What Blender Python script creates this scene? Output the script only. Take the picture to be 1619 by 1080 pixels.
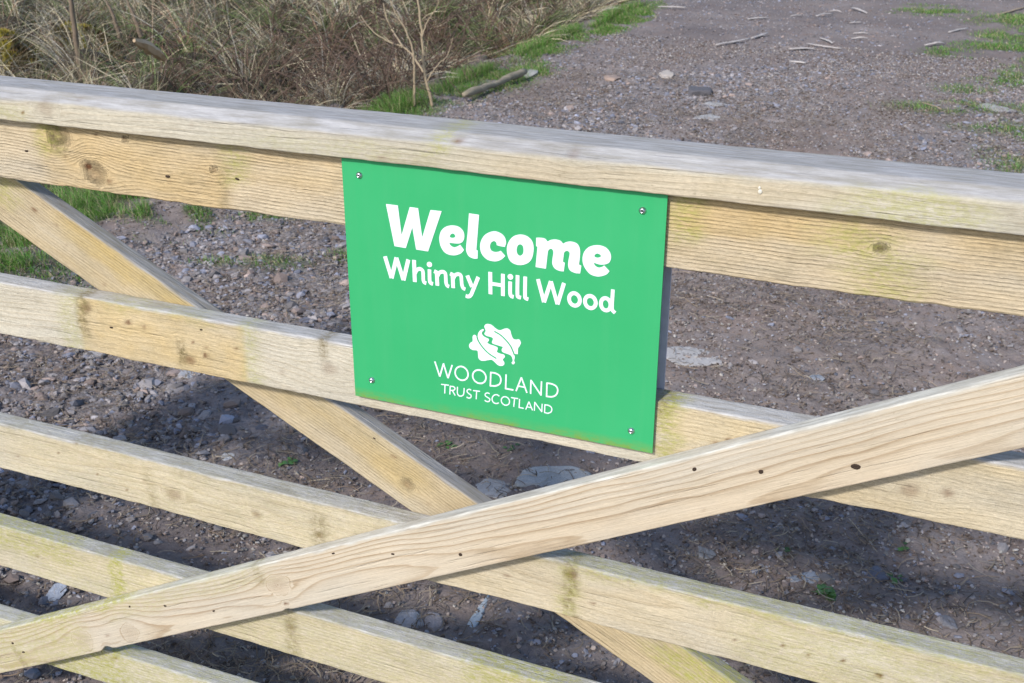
import bpy, bmesh, math, numpy as np
from mathutils import Matrix, Vector

for o in list(bpy.data.objects):
    bpy.data.objects.remove(o, do_unlink=True)
SC = bpy.context.scene
COL = SC.collection

# ------------------------------------------------------------------ camera
CAM = np.array([0.7785093, -1.30125889, 1.59672408])
ROT = np.array([[0.9256116553, 0.1548595543, -0.3453427022],
                [0.3784673351, -0.3730484941, 0.8471111481],
                [0.0023536798, -0.9147968843, -0.4039073170]])   # columns: right, down, forward
FPX = 1801.87
cam_d = bpy.data.cameras.new('camera')
cam = bpy.data.objects.new('camera', cam_d)
COL.objects.link(cam)
cam.matrix_world = Matrix(((ROT[0, 0], -ROT[0, 1], -ROT[0, 2], CAM[0]),
                           (ROT[1, 0], -ROT[1, 1], -ROT[1, 2], CAM[1]),
                           (ROT[2, 0], -ROT[2, 1], -ROT[2, 2], CAM[2]),
                           (0, 0, 0, 1)))
cam_d.sensor_width = 36
cam_d.lens = FPX / 1619 * 36
cam_d.clip_start = 0.02
cam_d.clip_end = 2000
cam_d.dof.use_dof = True
cam_d.dof.focus_distance = 1.5
cam_d.dof.aperture_fstop = cam_d.lens / 2.2      # a 2.2 mm pupil, as in a phone
SC.camera = cam

# ------------------------------------------------------------------ light
SUN_TO = Vector((-0.20, -0.76, 0.60)).normalized()
world = bpy.data.worlds.new('World')
SC.world = world
world.use_nodes = True
wn = world.node_tree
sky = wn.nodes.new('ShaderNodeTexSky')
sky.sky_type = 'NISHITA'
sky.sun_disc = False
sky.sun_elevation = math.asin(SUN_TO.z)
sky.sun_rotation = math.atan2(SUN_TO.x, SUN_TO.y)
bg = wn.nodes['Background']
bg.inputs[1].default_value = 0.15
wn.links.new(sky.outputs[0], bg.inputs[0])
sun_d = bpy.data.lights.new('sun', 'SUN')
sun_d.energy = 3.1
sun_d.angle = math.radians(5.0)   # thinly veiled sun: soft shadow edges
sun_d.color = (1.0, 0.955, 0.89)
sun = bpy.data.objects.new('sun', sun_d)
COL.objects.link(sun)
sun.rotation_euler = (-SUN_TO).to_track_quat('-Z', 'Y').to_euler()
SC.view_settings.view_transform = 'Standard'
SC.view_settings.look = 'None'
SC.view_settings.exposure = 0.50
SC.view_settings.gamma = 1.0

# ------------------------------------------------------------------ helpers
def ray(px, py):
    return ROT @ np.array([px - 809.5, py - 540.0, FPX])
def on_gate(px, py, y=0.0):
    """point of the gate's upright plane at depth y behind that photo position"""
    d = ray(px, py); t = (y - CAM[1]) / d[1]; return CAM + t * d
def on_ground(px, py, z=0.0):
    d = ray(px, py); t = (z - CAM[2]) / d[2]; return CAM + t * d

def hash2(ix, iy, seed=0):
    h = (ix.astype(np.int64) * 374761393 + iy.astype(np.int64) * 668265263 + seed * 974634777) & 0xFFFFFFFF
    h = ((h ^ (h >> 13)) * 1274126177) & 0xFFFFFFFF
    h = h ^ (h >> 16)
    return (h & 0xFFFFFF) / float(0xFFFFFF)
def vnoise(x, y, seed=0):
    ix = np.floor(x); iy = np.floor(y)
    fx = x - ix; fy = y - iy
    fx = fx * fx * (3 - 2 * fx); fy = fy * fy * (3 - 2 * fy)
    a = hash2(ix, iy, seed); b = hash2(ix + 1, iy, seed)
    c = hash2(ix, iy + 1, seed); d = hash2(ix + 1, iy + 1, seed)
    return (a * (1 - fx) + b * fx) * (1 - fy) + (c * (1 - fx) + d * fx) * fy
def fbm(x, y, seed=0, octv=4):
    x = np.asarray(x, float); y = np.asarray(y, float)
    s = 0; a = 0.5; n = 0
    for k in range(octv):
        s = s + a * vnoise(x, y, seed + k * 17); n += a
        x = x * 2.03 + 5.1; y = y * 2.03 + 1.7; a *= 0.5
    return s / n
def sstep(a, b, x):
    t = np.clip((np.asarray(x, float) - a) / (b - a), 0, 1); return t * t * (3 - 2 * t)

def np_mesh(name, V, F, mat=None, smooth=False, attrs=None, cols=None):
    """V (n,3), F (m,k) or list of such arrays"""
    me = bpy.data.meshes.new(name)
    V = np.asarray(V, np.float32)
    Fs = F if isinstance(F, list) else [F]
    Fs = [np.asarray(f, np.int32) for f in Fs if len(f)]
    me.vertices.add(len(V)); me.vertices.foreach_set('co', V.ravel())
    tot = np.concatenate([np.full(len(f), f.shape[1], np.int32) for f in Fs])
    idx = np.concatenate([f.ravel() for f in Fs])
    me.loops.add(len(idx)); me.loops.foreach_set('vertex_index', idx)
    me.polygons.add(len(tot))
    st = np.zeros(len(tot), np.int32); st[1:] = np.cumsum(tot)[:-1]
    me.polygons.foreach_set('loop_start', st)
    me.polygons.foreach_set('loop_total', tot)
    me.polygons.foreach_set('use_smooth', np.full(len(tot), bool(smooth)))
    for k, v in (attrs or {}).items():
        a = me.attributes.new(k, 'FLOAT', 'POINT')
        a.data.foreach_set('value', np.asarray(v, np.float32))
    if cols is not None:
        a = me.attributes.new('tint', 'FLOAT_COLOR', 'POINT')
        c = np.ones((len(V), 4), np.float32); c[:, :3] = cols
        a.data.foreach_set('color', c.ravel())
    me.update(calc_edges=True)
    if mat: me.materials.append(mat)
    return me
def link(name, me, parent=None, label=None, cat=None, group=None, kind=None, loc=None):
    o = bpy.data.objects.new(name, me); COL.objects.link(o)
    if parent: o.parent = parent
    if loc is not None: o.location = loc
    if label: o['label'] = label
    if cat: o['category'] = cat
    if group: o['group'] = group
    if kind: o['kind'] = kind
    return o

# node helpers
class NT:
    def __init__(s, name):
        s.m = bpy.data.materials.new(name); s.m.use_nodes = True
        s.t = s.m.node_tree; s.b = s.t.nodes['Principled BSDF']
    def n(s, typ, ins=None, **kw):
        x = s.t.nodes.new(typ)
        for k, v in kw.items(): setattr(x, k, v)
        for k, v in (ins or {}).items(): s.set(x.inputs[k], v)
        return x
    def set(s, sock, v):
        if isinstance(v, bpy.types.NodeSocket): s.t.links.new(v, sock)
        elif isinstance(v, (tuple, list)) and len(v) == 3 and sock.type == 'RGBA': sock.default_value = (*v, 1)
        else: sock.default_value = v
    def math(s, op, a, b=0.0, c=None, clamp=False):
        x = s.n('ShaderNodeMath', operation=op, use_clamp=clamp)
        s.set(x.inputs[0], a); s.set(x.inputs[1], b)
        if c is not None: s.set(x.inputs[2], c)
        return x.outputs[0]
    def mix(s, f, a, b, blend='MIX'):
        x = s.n('ShaderNodeMix', data_type='RGBA', blend_type=blend)
        s.set(x.inputs[0], f); s.set(x.inputs[6], a); s.set(x.inputs[7], b)
        return x.outputs[2]
    def attr(s, name, col=False):
        x = s.n('ShaderNodeAttribute', attribute_name=name)
        return x.outputs['Color'] if col else x.outputs['Fac']
    def obj(s): return s.n('ShaderNodeTexCoord').outputs['Object']
    def map(s, vec, scale): return s.n('ShaderNodeMapping', {'Vector': vec, 'Scale': scale}).outputs[0]
    def noise(s, vec, scale, detail=3.0, rough=0.55, dist=0.0):
        return s.n('ShaderNodeTexNoise', {'Vector': vec, 'Scale': scale, 'Detail': detail, 'Roughness': rough, 'Distortion': dist}).outputs['Fac']
    def ramp(s, fac, pts):
        x = s.n('ShaderNodeValToRGB', {'Fac': fac}); e = x.color_ramp.elements
        while len(e) < len(pts): e.new(0.5)
        for k, (p, c) in enumerate(pts):
            e[k].position = p; e[k].color = (c, c, c, 1) if not isinstance(c, tuple) else (*c, 1)
        return x.outputs['Color']
    def bump(s, h, strength=0.5, dist=0.001, normal=None):
        i = {'Height': h, 'Strength': strength, 'Distance': dist}
        if normal is not None: i['Normal'] = normal
        return s.n('ShaderNodeBump', i).outputs[0]

def simple_mat(name, col, rough=0.7, metal=0.0, spec=0.4, var=0.0, scale=40):
    t = NT(name)
    if var:
        f = t.noise(t.obj(), scale, 4)
        c = t.mix(f, tuple(x * (1 - var) for x in col), tuple(min(1, x * (1 + var)) for x in col))
        t.set(t.b.inputs['Base Color'], c)
        t.set(t.b.inputs['Normal'], t.bump(f, 0.5, 0.004))
    else: t.set(t.b.inputs['Base Color'], col)
    t.b.inputs['Roughness'].default_value = rough; t.b.inputs['Metallic'].default_value = metal
    t.b.inputs['Specular IOR Level'].default_value = spec
    return t.m
def tint_mat(name, rough=0.75, spec=0.25, trans=0.0, var=0.0, scale=60):
    t = NT(name); c = t.attr('tint', True)
    if var:
        f = t.noise(t.obj(), scale, 3)
        k = t.math('MULTIPLY_ADD', f, 2 * var, 1 - var)
        c = t.mix(1.0, c, k, 'MULTIPLY')
    t.set(t.b.inputs['Base Color'], c)
    t.b.inputs['Roughness'].default_value = rough; t.b.inputs['Specular IOR Level'].default_value = spec
    if trans:
        tr = t.n('ShaderNodeBsdfTranslucent', {'Color': c})
        mx = t.n('ShaderNodeMixShader', {0: trans, 1: t.b.outputs[0], 2: tr.outputs[0]})
        t.t.links.new(mx.outputs[0], t.t.nodes['Material Output'].inputs[0])
    return t.m

# ------------------------------------------------------------------ wood
def wood_mat(name, early, late, fresh, ring=0.6, ridge=0.35, saw=0.3, grey=(0.40, 0.395, 0.40), lines=1.0, mottle=0.5, fleck=0.30, clear=False):
    t = NT(name); P = t.obj()
    # rings
    g = t.attr('grain')
    fine = t.noise(t.map(P, (5, 90, 90)), 1.0, 3)
    gg = t.math('ADD', g, t.math('MULTIPLY', t.math('SUBTRACT', fine, 0.5), 0.35))
    fr = t.math('FRACT', gg)
    lw = t.ramp(fr, [(0.0, 0.05), (0.35, 0.0), (0.70, 0.35), (0.88, 1.0), (0.96, 0.85), (1.0, 0.05)])
    band = t.noise(t.map(P, (0.8, 14, 14)), 1.0, 2)
    lwa = t.math('MULTIPLY', lw, t.math('MULTIPLY', t.math('MULTIPLY_ADD', band, 1.5, -0.1, clamp=True), t.math('MULTIPLY_ADD', fine, 1.2, 0.35, clamp=True)))
    if clear: lwa = t.math('MULTIPLY', lw, t.math('MULTIPLY_ADD', t.noise(t.map(P, (1.2, 16, 16)), 1.0, 3), 1.8, -0.1, clamp=True))
    lwa = t.math('MULTIPLY', lwa, ring)
    c = t.mix(lwa, early, late)
    # fresh zones that were covered until lately
    fz = t.attr('fresh'); fn = t.noise(t.map(P, (20, 30, 30)), 1.0, 4)
    ff = t.math('MULTIPLY', fz, t.math('MULTIPLY_ADD', fn, 0.9, 0.45, clamp=True))
    c = t.mix(ff, c, t.mix(lwa, fresh, tuple(x * 0.62 for x in fresh)))
    # fibre streaks
    fib = t.noise(t.map(P, (4, 260, 260)), 1.0, 5, 0.7)
    c = t.mix(1.0, c, t.math('MULTIPLY_ADD', fib, 0.46, 0.77), 'MULTIPLY')
    bl = t.noise(t.map(P, (2.2, 9, 9)), 1.0, 4, 0.6)
    c = t.mix(t.math('MULTIPLY', t.ramp(bl, [(0.45, 0.0), (0.70, 1.0)]), 0.45), c, t.mix(fib, (0.33, 0.315, 0.27), (0.50, 0.49, 0.45)))
    # broad mottling
    mo = t.noise(t.map(P, (5, 16, 16)), 1.0, 5, 0.65)
    c = t.mix(1.0, c, t.math('MULTIPLY_ADD', mo, mottle, 1.0 - mottle * 0.5), 'MULTIPLY')
    # rough fleck of the sawn surface
    fl = t.noise(t.map(P, (110, 330, 330)), 1.0, 4, 0.75)
    c = t.mix(1.0, c, t.math('MULTIPLY_ADD', t.ramp(fl, [(0.30, 0.0), (0.68, 1.0)]), fleck, 1.0 - fleck * 0.55), 'MULTIPLY')
    dirt = t.noise(t.map(P, (14, 34, 34)), 1.0, 6, 0.72)
    c = t.mix(t.math('MULTIPLY', t.ramp(dirt, [(0.52, 0.0), (0.72, 1.0)]), 0.34 * fleck / 0.3), c, (0.25, 0.21, 0.12))
    # dirt specks
    sp = t.noise(t.map(P, (140, 260, 260)), 1.0, 2)
    spk = t.ramp(sp, [(0.66, 0.0), (0.78, 1.0)])
    c = t.mix(t.math('MULTIPLY', spk, 0.35), c, (0.16, 0.13, 0.08))
    # weathered grey on the tops
    gr = t.attr('grey'); gn = t.noise(t.map(P, (16, 120, 120)), 1.0, 5, 0.7)
    gcol = t.mix(t.ramp(gn, [(0.30, 0.0), (0.70, 1.0)]), tuple(x * 0.55 for x in grey), tuple(min(1, x * 1.5) for x in grey))
    gcol = t.mix(t.math('MULTIPLY', t.noise(t.map(P, (7, 9, 9)), 1, 3), 0.35), gcol, (0.36, 0.35, 0.28))
    gf = t.math('MULTIPLY', gr, t.math('MULTIPLY_ADD', gn, 0.9, 0.5, clamp=True), clamp=True)
    c = t.mix(gf, c, gcol)
    # knots
    k = t.attr('knot'); kn = t.noise(t.map(P, (120, 120, 120)), 1.0, 3)
    kf = t.math('MULTIPLY', k, t.math('MULTIPLY_ADD', kn, 0.9, 0.55, clamp=True))
    c = t.mix(t.math('MULTIPLY', kf, 1.15, clamp=True), c, (0.12, 0.05, 0.02))
    st = t.attr('stain')
    sf = t.math('MULTIPLY', st, t.math('MULTIPLY_ADD', t.noise(t.map(P, (90, 130, 130)), 1, 5, 0.75), 4.5, -1.7, clamp=True), clamp=True)
    c = t.mix(sf, c, (0.15, 0.115, 0.05))
    al = t.attr('algae')
    an = t.noise(t.map(P, (50, 120, 120)), 1.0, 5, 0.75)
    an2 = t.noise(t.map(P, (160, 330, 330)), 1.0, 3, 0.7)
    af = t.math('MULTIPLY', al, t.math('MULTIPLY_ADD', t.math('ADD', an, t.math('MULTIPLY', an2, 0.6)), 3.4, -2.2, clamp=True), clamp=True)
    c = t.mix(af, c, t.mix(an2, (0.20, 0.20, 0.035), (0.40, 0.39, 0.10)))
    t.set(t.b.inputs['Base Color'], c)
    t.b.inputs['Roughness'].default_value = 0.82
    t.b.inputs['Specular IOR Level'].default_value = 0.25
    n1 = t.bump(t.math('MULTIPLY', lw, t.math('MULTIPLY_ADD', t.noise(t.map(P, (9, 60, 60)), 1.0, 4, 0.7), 2.2, -0.5, clamp=True)), ridge, 0.0016)
    sw = t.noise(t.map(P, (420, 60, 60)), 1.0, 2)
    fb2 = t.noise(t.map(P, (14, 420, 420)), 1.0, 4, 0.7)
    hh = t.math('ADD', t.math('MULTIPLY', sw, saw), fb2)
    ck = t.noise(t.map(P, (6, 150, 150)), 1.0, 3, 0.6)
    hh = t.math('ADD', hh, t.math('MULTIPLY', t.ramp(ck, [(0.30, 0.0), (0.40, 1.0)]), 0.8))
    n2 = t.bump(t.math('ADD', hh, t.math('MULTIPLY', fl, saw * 1.6)), 0.85, 0.0012, n1)
    t.set(t.b.inputs['Normal'], n2)
    return t.m

def round_profile(pts, r, step=0.004):
    """closed profile in (y, z) with rounded corners, returns (n,2)"""
    pts = [np.array(p, float) for p in pts]; out = []
    n = len(pts)
    arcs = []
    for i in range(n):
        p = pts[i]; a = pts[i - 1] - p; b = pts[(i + 1) % n] - p
        a /= np.linalg.norm(a); b /= np.linalg.norm(b)
        s, e = p + a * r, p + b * r
        arcs.append([(1 - q) ** 2 * s + 2 * q * (1 - q) * p + q * q * e for q in np.linspace(0, 1, 5)])
    for i in range(n):
        out += arcs[i]
        a = arcs[i][-1]; b = arcs[(i + 1) % n][0]
        k = max(1, int(np.linalg.norm(b - a) / step))
        out += [a + (b - a) * q for q in np.linspace(0, 1, k + 1)[1:-1]]
    return np.array(out)

def board(name, parent, mat, length, prof, pith, spacing=0.005, knots=(), patches=(), seed=1, wav=0.0012, notch=None,
          mtx=None, greytop=1.0, wander=0.02, xstep=0.005, greyfn=None, smoothwave=1.0, specks=16):
    """local: x 0..length, y depth, z up. pith=(y0,z0)."""
    pr = round_profile(prof, 0.0028); m = len(pr)
    xs = np.linspace(0, length, int(length / xstep)); n = len(xs)
    X = np.repeat(xs, m); Y = np.tile(pr[:, 0], n); Z = np.tile(pr[:, 1], n)
    zmax, zmin = pr[:, 1].max(), pr[:, 1].min(); ymin, ymax = pr[:, 0].min(), pr[:, 0].max()
    zt = (Z - zmin) / (zmax - zmin)
    # ring coordinate
    w1 = (fbm(X * 1.3, X * 0 + seed, seed, 3) - 0.5) * wander * 2
    w2 = (fbm(X * 1.9, X * 0 + seed + 9, seed + 5, 3) - 0.5) * wander * 2
    ze = Z.copy()
    for (kx, kz, kr, *rest) in knots:
        dx = (X - kx) / (kr * 4.0); dz = (Z - kz)
        ze += np.exp(-dx * dx) * np.tanh(dz / kr) * kr * 1.6 * np.exp(-np.abs(dz) / (kr * 4)) * -1
    r = np.sqrt((Y - pith[0] + w1) ** 2 + (ze - pith[1] + w2) ** 2)
    r = r + (fbm(X * 7, Z * 40, seed + 3, 3) - 0.5) * 0.0035 * smoothwave + (fbm(X * 11, Z * 18, seed + 4, 2) - 0.5) * 0.004 * (smoothwave - 1) * 3
    G = r / spacing
    K = np.zeros_like(X)
    for (kx, kz, kr, *rest) in knots:
        d = np.sqrt(((X - kx) / 1.25) ** 2 + (Z - kz) ** 2) * (1 + 0.5 * (fbm(X * 90, Z * 90, seed + 31, 2) - 0.5))
        wgt = np.exp(-(d / (kr * 1.15)) ** 4)
        G = G * (1 - wgt) + (d / 0.0028) * wgt
        K = np.maximum(K, (rest[0] if rest else 0.7) * np.exp(-(d / (kr * 0.95)) ** 4))
    rk = np.random.RandomState(seed + 500)
    for _ in range(specks):                                     # pin knots, chips and old pin holes
        kx, kz, kr = rk.rand() * length, zmin + (zmax - zmin) * (0.1 + 0.8 * rk.rand()), 0.0009 + 0.0014 * rk.rand() ** 2
        sel = np.abs(X - kx) < 0.03
        d = np.sqrt(((X[sel] - kx) / (1 + 1.8 * rk.rand())) ** 2 + (Z[sel] - kz) ** 2)
        K[sel] = np.maximum(K[sel], (0.5 + 0.5 * rk.rand()) * np.exp(-(d / (kr * 1.3)) ** 2))
    A = {'grain': G, 'knot': K}
    for q in ('fresh', 'algae', 'stain'): A[q] = np.zeros_like(X)
    for pt in patches:       # kind, x0, x1, soft, z-fraction lo/hi, strength
        kind, x0, x1, soft, lo, hi, s = pt
        jx = X + (fbm(X * 8, Z * 60, seed + 61, 3) - 0.5) * soft * 1.5
        v = sstep(x0 - soft, x0 + soft, jx) * (1 - sstep(x1 - soft, x1 + soft, jx))
        if lo > 0: v = v * sstep(lo - 0.12, lo + 0.12, zt + (fbm(X * 25, X * 0, seed + 7, 3) - 0.5) * 0.3)
        if hi < 1: v = v * (1 - sstep(hi - 0.12, hi + 0.12, zt + (fbm(X * 25, X * 0, seed + 8, 3) - 0.5) * 0.3))
        A[kind] = np.maximum(A[kind], v * s)
    if greyfn is not None: A['grey'] = greyfn(X, Y, Z)
    else:
        A['grey'] = greytop * sstep(zmax - 0.004, zmax - 0.0012, Z + (fbm(X * 30, X * 0 + 3, seed + 2, 3) - 0.5) * 0.004)
    # edge irregularity
    dz = (fbm(X * 3.0, Y * 25 + 7, seed + 21, 4) - 0.5) * wav * 3 + (fbm(X * 45, Y * 60, seed + 22, 3) - 0.5) * wav
    Z2 = Z + dz * np.where(zt > 0.5, 0.6, 1.3)
    Y2 = Y + (fbm(X * 2.5, Z * 20, seed + 23, 3) - 0.5) * wav * 0.8 + (fbm(X * 70, Z * 160, seed + 24, 2) - 0.5) * 0.0005
    if notch:
        for (nx, nw, nd) in notch:
            e = np.exp(-((X - nx) / nw) ** 2) * (1 + 0.8 * (fbm(X * 120, X * 0, seed + 41, 3) - 0.5))
            Z2 += nd * e * (1 - sstep(0.0, 0.35, zt))
    V = np.stack([X, Y2, Z2], 1)
    i = np.arange(n - 1)[:, None] * m; j = np.arange(m)[None, :]; j2 = (j + 1) % m
    Q = np.stack([i + j, i + m + j, i + m + j2, i + j2], -1).reshape(-1, 4)
    caps = [np.arange(m)[None, :], (np.arange(m)[::-1] + (n - 1) * m)[None, :]]
    # orientation check: make normals face outwards
    area = 0.5 * np.sum(pr[:, 0] * np.roll(pr[:, 1], -1) - np.roll(pr[:, 0], -1) * pr[:, 1])
    if area > 0: Q = Q[:, ::-1]; caps = [c[:, ::-1] for c in caps]
    me = np_mesh(name, V, [Q] + caps, mat, True, A)
    o = link(name, me, parent)
    if mtx is not None: o.matrix_local = mtx
    return o
def rect(t, h, y0=0.0): return [(y0, 0), (y0 + t, 0), (y0 + t, -h), (y0, -h)]

XA, XB = -1.50, 1.62         # ends of the gate
gate = bpy.data.objects.new('field_gate', None); COL.objects.link(gate); gate.location = (0, 0, 0)
gate['label'] = 'pale timber five bar field gate with crossed diagonal braces'
gate['category'] = 'gate'

W_rough = wood_mat('rough_sawn_pine', (0.50, 0.41, 0.28), (0.29, 0.195, 0.095), (0.485, 0.35, 0.17), ring=0.6, ridge=0.8, saw=0.5)
W_cap = wood_mat('planed_cap_pine', (0.43, 0.39, 0.305), (0.30, 0.235, 0.155), (0.48, 0.39, 0.26), ring=0.55, ridge=0.3, saw=0.15, grey=(0.28, 0.275, 0.29))
W_rail = wood_mat('weathered_rail_pine', (0.485, 0.44, 0.35), (0.31, 0.235, 0.14), (0.485, 0.365, 0.185), ring=0.5, ridge=0.3, saw=0.9, grey=(0.37, 0.365, 0.375), mottle=0.65)
W_brace = wood_mat('planed_brace_pine', (0.495, 0.425, 0.325), (0.285, 0.195, 0.11), (0.485, 0.37, 0.235), ring=0.85, ridge=0.15, saw=0.05, mottle=0.3, fleck=0.12, grey=(0.44, 0.435, 0.41), clear=True)
W_back = wood_mat('golden_brace_pine', (0.43, 0.345, 0.215), (0.26, 0.18, 0.09), (0.42, 0.31, 0.13), ring=0.7, ridge=0.6, saw=0.15, grey=(0.22, 0.215, 0.22))

def gx(px, py, y=0.0): return on_gate(px, py, y)[0] - XA
def gk(px, py, ztop, r, s=0.7, y=0.0):
    p = on_gate(px, py, y); return (p[0] - XA, p[2] - ztop, r, s)
L = XB - XA
def at(z, y=0.0, tilt=0.0):                      # tilt in degrees: the old rails sag a little to the right
    return Matrix.Translation((-0.75, y, z)) @ Matrix.Rotation(math.radians(tilt), 4, 'Y') @ Matrix.Translation((XA + 0.75, 0, 0))

# cap rail with a weathered chamfer
def cap_grey(X, Y, Z):
    edge = 1.2435 + (fbm(X * 1.6, X * 0, 77, 3) - 0.5) * 0.008 + (fbm(X * 14, X * 0 + 4, 78, 3) - 0.5) * 0.004 - 1.2550
    return np.maximum(sstep(-0.0045, 0.0015, Z - edge), 0.0)
CAPZ = 1.2550
cap = board('cap_rail', gate, W_cap, L,
            [(-0.018, -0.0125), (0.000, 0), (0.066, 0), (0.066, -0.047), (-0.018, -0.047)],
            (0.09, -0.22), 0.0065, seed=11, mtx=at(CAPZ), greyfn=cap_grey, wav=0.0012,
            knots=[gk(72, 172, CAPZ, 0.012, 0.25, -0.018), gk(905, 245, CAPZ, 0.006, 0.25, -0.018)],
            patches=[('algae', gx(1340, 330), gx(1560, 350), 0.04, 0, 0.75, 0.55), ('algae', gx(690, 215), gx(720, 220), 0.02, 0.3, 1, 0.7),
                     ('algae', gx(0, 160), gx(60, 165), 0.03, 0, 0.5, 0.35), ('algae', gx(400, 200), gx(720, 230), 0.12, 0, 0.5, 0.25),
                     ('fresh', gx(760, 260), gx(1330, 330), 0.08, 0, 0.55, 0.55)])
cap['label'] = 'grey topped cap rail with a chamfered front edge'
R1Z = 1.2075
board('top_rail', gate, W_rough, L, rect(0.036, R1Z - 1.1090), (0.10, -0.235), 0.0042, seed=23, mtx=at(R1Z), wav=0.0022, greytop=0.2, wander=0.012,
      knots=[gk(140, 264, R1Z, 0.0065, 1.0), gk(197, 219, R1Z, 0.003, 0.6), gk(338, 268, R1Z, 0.003, 0.5), gk(150, 275, R1Z, 0.012, 0.3), gk(92, 215, R1Z, 0.012, 0.2), gk(1392, 393, R1Z, 0.004, 0.6)],
      patches=[('fresh', gx(70, 240), gx(360, 290), 0.02, 0, 1, 0.75), ('fresh', gx(360, 290), gx(545, 310), 0.05, 0.45, 1, 0.55),
               ('fresh', gx(1055, 350), gx(1800, 450), 0.03, 0.5, 1, 0.85), ('fresh', gx(1055, 350), gx(1800, 450), 0.05, 0, 1, 0.3),
               ('algae', gx(60, 215), gx(100, 225), 0.02, 0.5, 1, 0.8), ('algae', gx(350, 265), gx(385, 275), 0.02, 0.35, 1, 0.7),
               ('algae', gx(1057, 350), gx(1110, 360), 0.02, 0.4, 1, 0.8), ('algae', gx(1280, 390), gx(1420, 400), 0.04, 0.45, 0.8, 0.8),
               ('algae', gx(1355, 420), gx(1460, 440), 0.03, 0, 0.6, 0.65), ('stain', gx(345, 290), gx(362, 300), 0.01, 0, 0.7, 0.5),
               ('stain', gx(85, 215), gx(105, 225), 0.012, 0.5, 1, 0.8)])
R2Z = 0.9300
board('rail', gate, W_rail, L, rect(0.036, R2Z - 0.8340), (0.055, -0.10), 0.0052, seed=37, mtx=at(R2Z, tilt=0.15), wav=0.0020,
      knots=[gk(136, 487, R2Z, 0.009, 0.55), gk(300, 568, R2Z, 0.008, 0.6), gk(325, 561, R2Z, 0.004, 0.9), gk(520, 582, R2Z, 0.011, 0.3), gk(203, 509, R2Z, 0.005, 0.85), gk(1440, 770, R2Z, 0.010, 0.35), gk(1500, 773, R2Z, 0.006, 0.5)],
      patches=[('fresh', gx(125, 500), gx(388, 560), 0.006, 0, 1, 0.9), ('fresh', gx(1040, 670), gx(1800, 800), 0.03, 0, 1, 0.6),
               ('stain', gx(120, 490), gx(140, 500), 0.008, 0.3, 1, 0.8), ('stain', gx(281, 560), gx(295, 565), 0.004, 0.05, 0.5, 1.0),
               ('stain', gx(500, 540), gx(518, 545), 0.006, 0.6, 1, 0.8), ('algae', gx(385, 560), gx(410, 565), 0.02, 0, 1, 0.6),
               ('algae', gx(90, 480), gx(125, 490), 0.02, 0, 1, 0.45), ('algae', gx(1040, 680), gx(1075, 690), 0.015, 0, 1, 0.9),
               ('algae', gx(150, 460), gx(330, 490), 0.05, 0.9, 1, 0.5), ('stain', gx(1040, 640), gx(1062, 645), 0.01, 0.8, 1, 1.0)])
R3Z = 0.6545
board('rail', gate, W_rail, L, rect(0.036, R3Z - 0.5600), (0.05, -0.03), 0.0062, seed=41, mtx=at(R3Z, tilt=0.65), wav=0.0018,
      knots=[gk(275, 778, R3Z, 0.013, 0.35), gk(405, 808, R3Z, 0.006, 0.45), gk(505, 838, R3Z, 0.006, 0.55), gk(35, 690, R3Z, 0.002, 0.8), gk(120, 700, R3Z, 0.003, 0.5), gk(904, 898, R3Z, 0.008, 0.7), gk(912, 970, R3Z, 0.006, 0.9), gk(998, 905, R3Z, 0.003, 0.5), gk(1165, 1000, R3Z, 0.002, 0.8), gk(1242, 1005, R3Z, 0.003, 0.9), gk(1280, 1020, R3Z, 0.0035, 0.6), gk(1337, 1028, R3Z, 0.0028, 0.9), gk(1394, 1052, R3Z, 0.004, 0.95)],
      patches=[('stain', gx(232, 770), gx(245, 775), 0.01, 0, 0.8, 0.5), ('stain', gx(495, 850), gx(520, 855), 0.012, 0, 0.7, 0.7),
               ('algae', gx(0, 700), gx(650, 860), 0.1, 0, 1, 0.15), ('fresh', -1, 4, 0.1, 0, 1, 0.34), ('algae', -1, 4, 0.1, 0.90, 1, 0.18), ('stain', -1, 4, 0.1, 0.95, 1, 0.3), ('algae', gx(885, 900), gx(915, 905), 0.015, 0.0, 1, 0.55),
               ('stain', gx(893, 900), gx(912, 905), 0.008, 0.1, 1, 0.9), ('algae', gx(1180, 990), gx(1700, 1080), 0.05, 0, 1, 0.4),
               ('algae', gx(900, 890), gx(1600, 1040), 0.05, 0.86, 1, 0.6), ('fresh', gx(700, 900), gx(1150, 1000), 0.06, 0, 1, 0.4)])
R4Z = 0.4300
board('rail', gate, W_rail, L, rect(0.036, R4Z - 0.3350), (0.06, -0.14), 0.0058, seed=53, mtx=at(R4Z, tilt=0.85), wav=0.0018,
      knots=[gk(460, 985, R4Z, 0.007, 0.5), gk(60, 880, R4Z, 0.004, 0.5)],
      patches=[('algae', gx(172, 905), gx(198, 915), 0.008, 0, 1, 1.0), ('algae', gx(-60, 840), gx(130, 880), 0.04, 0.5, 1, 0.75),
               ('algae', gx(0, 860), gx(900, 1100), 0.1, 0, 1, 0.3), ('fresh', -1, 4, 0.1, 0, 1, 0.3), ('algae', -1, 4, 0.1, 0.88, 1, 0.28), ('stain', -1, 4, 0.1, 0.95, 1, 0.3), ('algae', gx(730, 1040), gx(900, 1080), 0.03, 0.6, 1, 0.9),
               ('stain', gx(448, 980), gx(470, 990), 0.01, 0, 1, 0.6)])
R5Z = 0.2060
board('rail', gate, W_rail, L, rect(0.036, R5Z - 0.1240), (0.06, -0.12), 0.0058, seed=67, mtx=at(R5Z), wav=0.0018,
      patches=[('algae', gx(60, 1040), gx(220, 1070), 0.05, 0, 1, 0.95), ('algae', gx(0, 1000), gx(600, 1100), 0.1, 0, 1, 0.5)])

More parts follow.
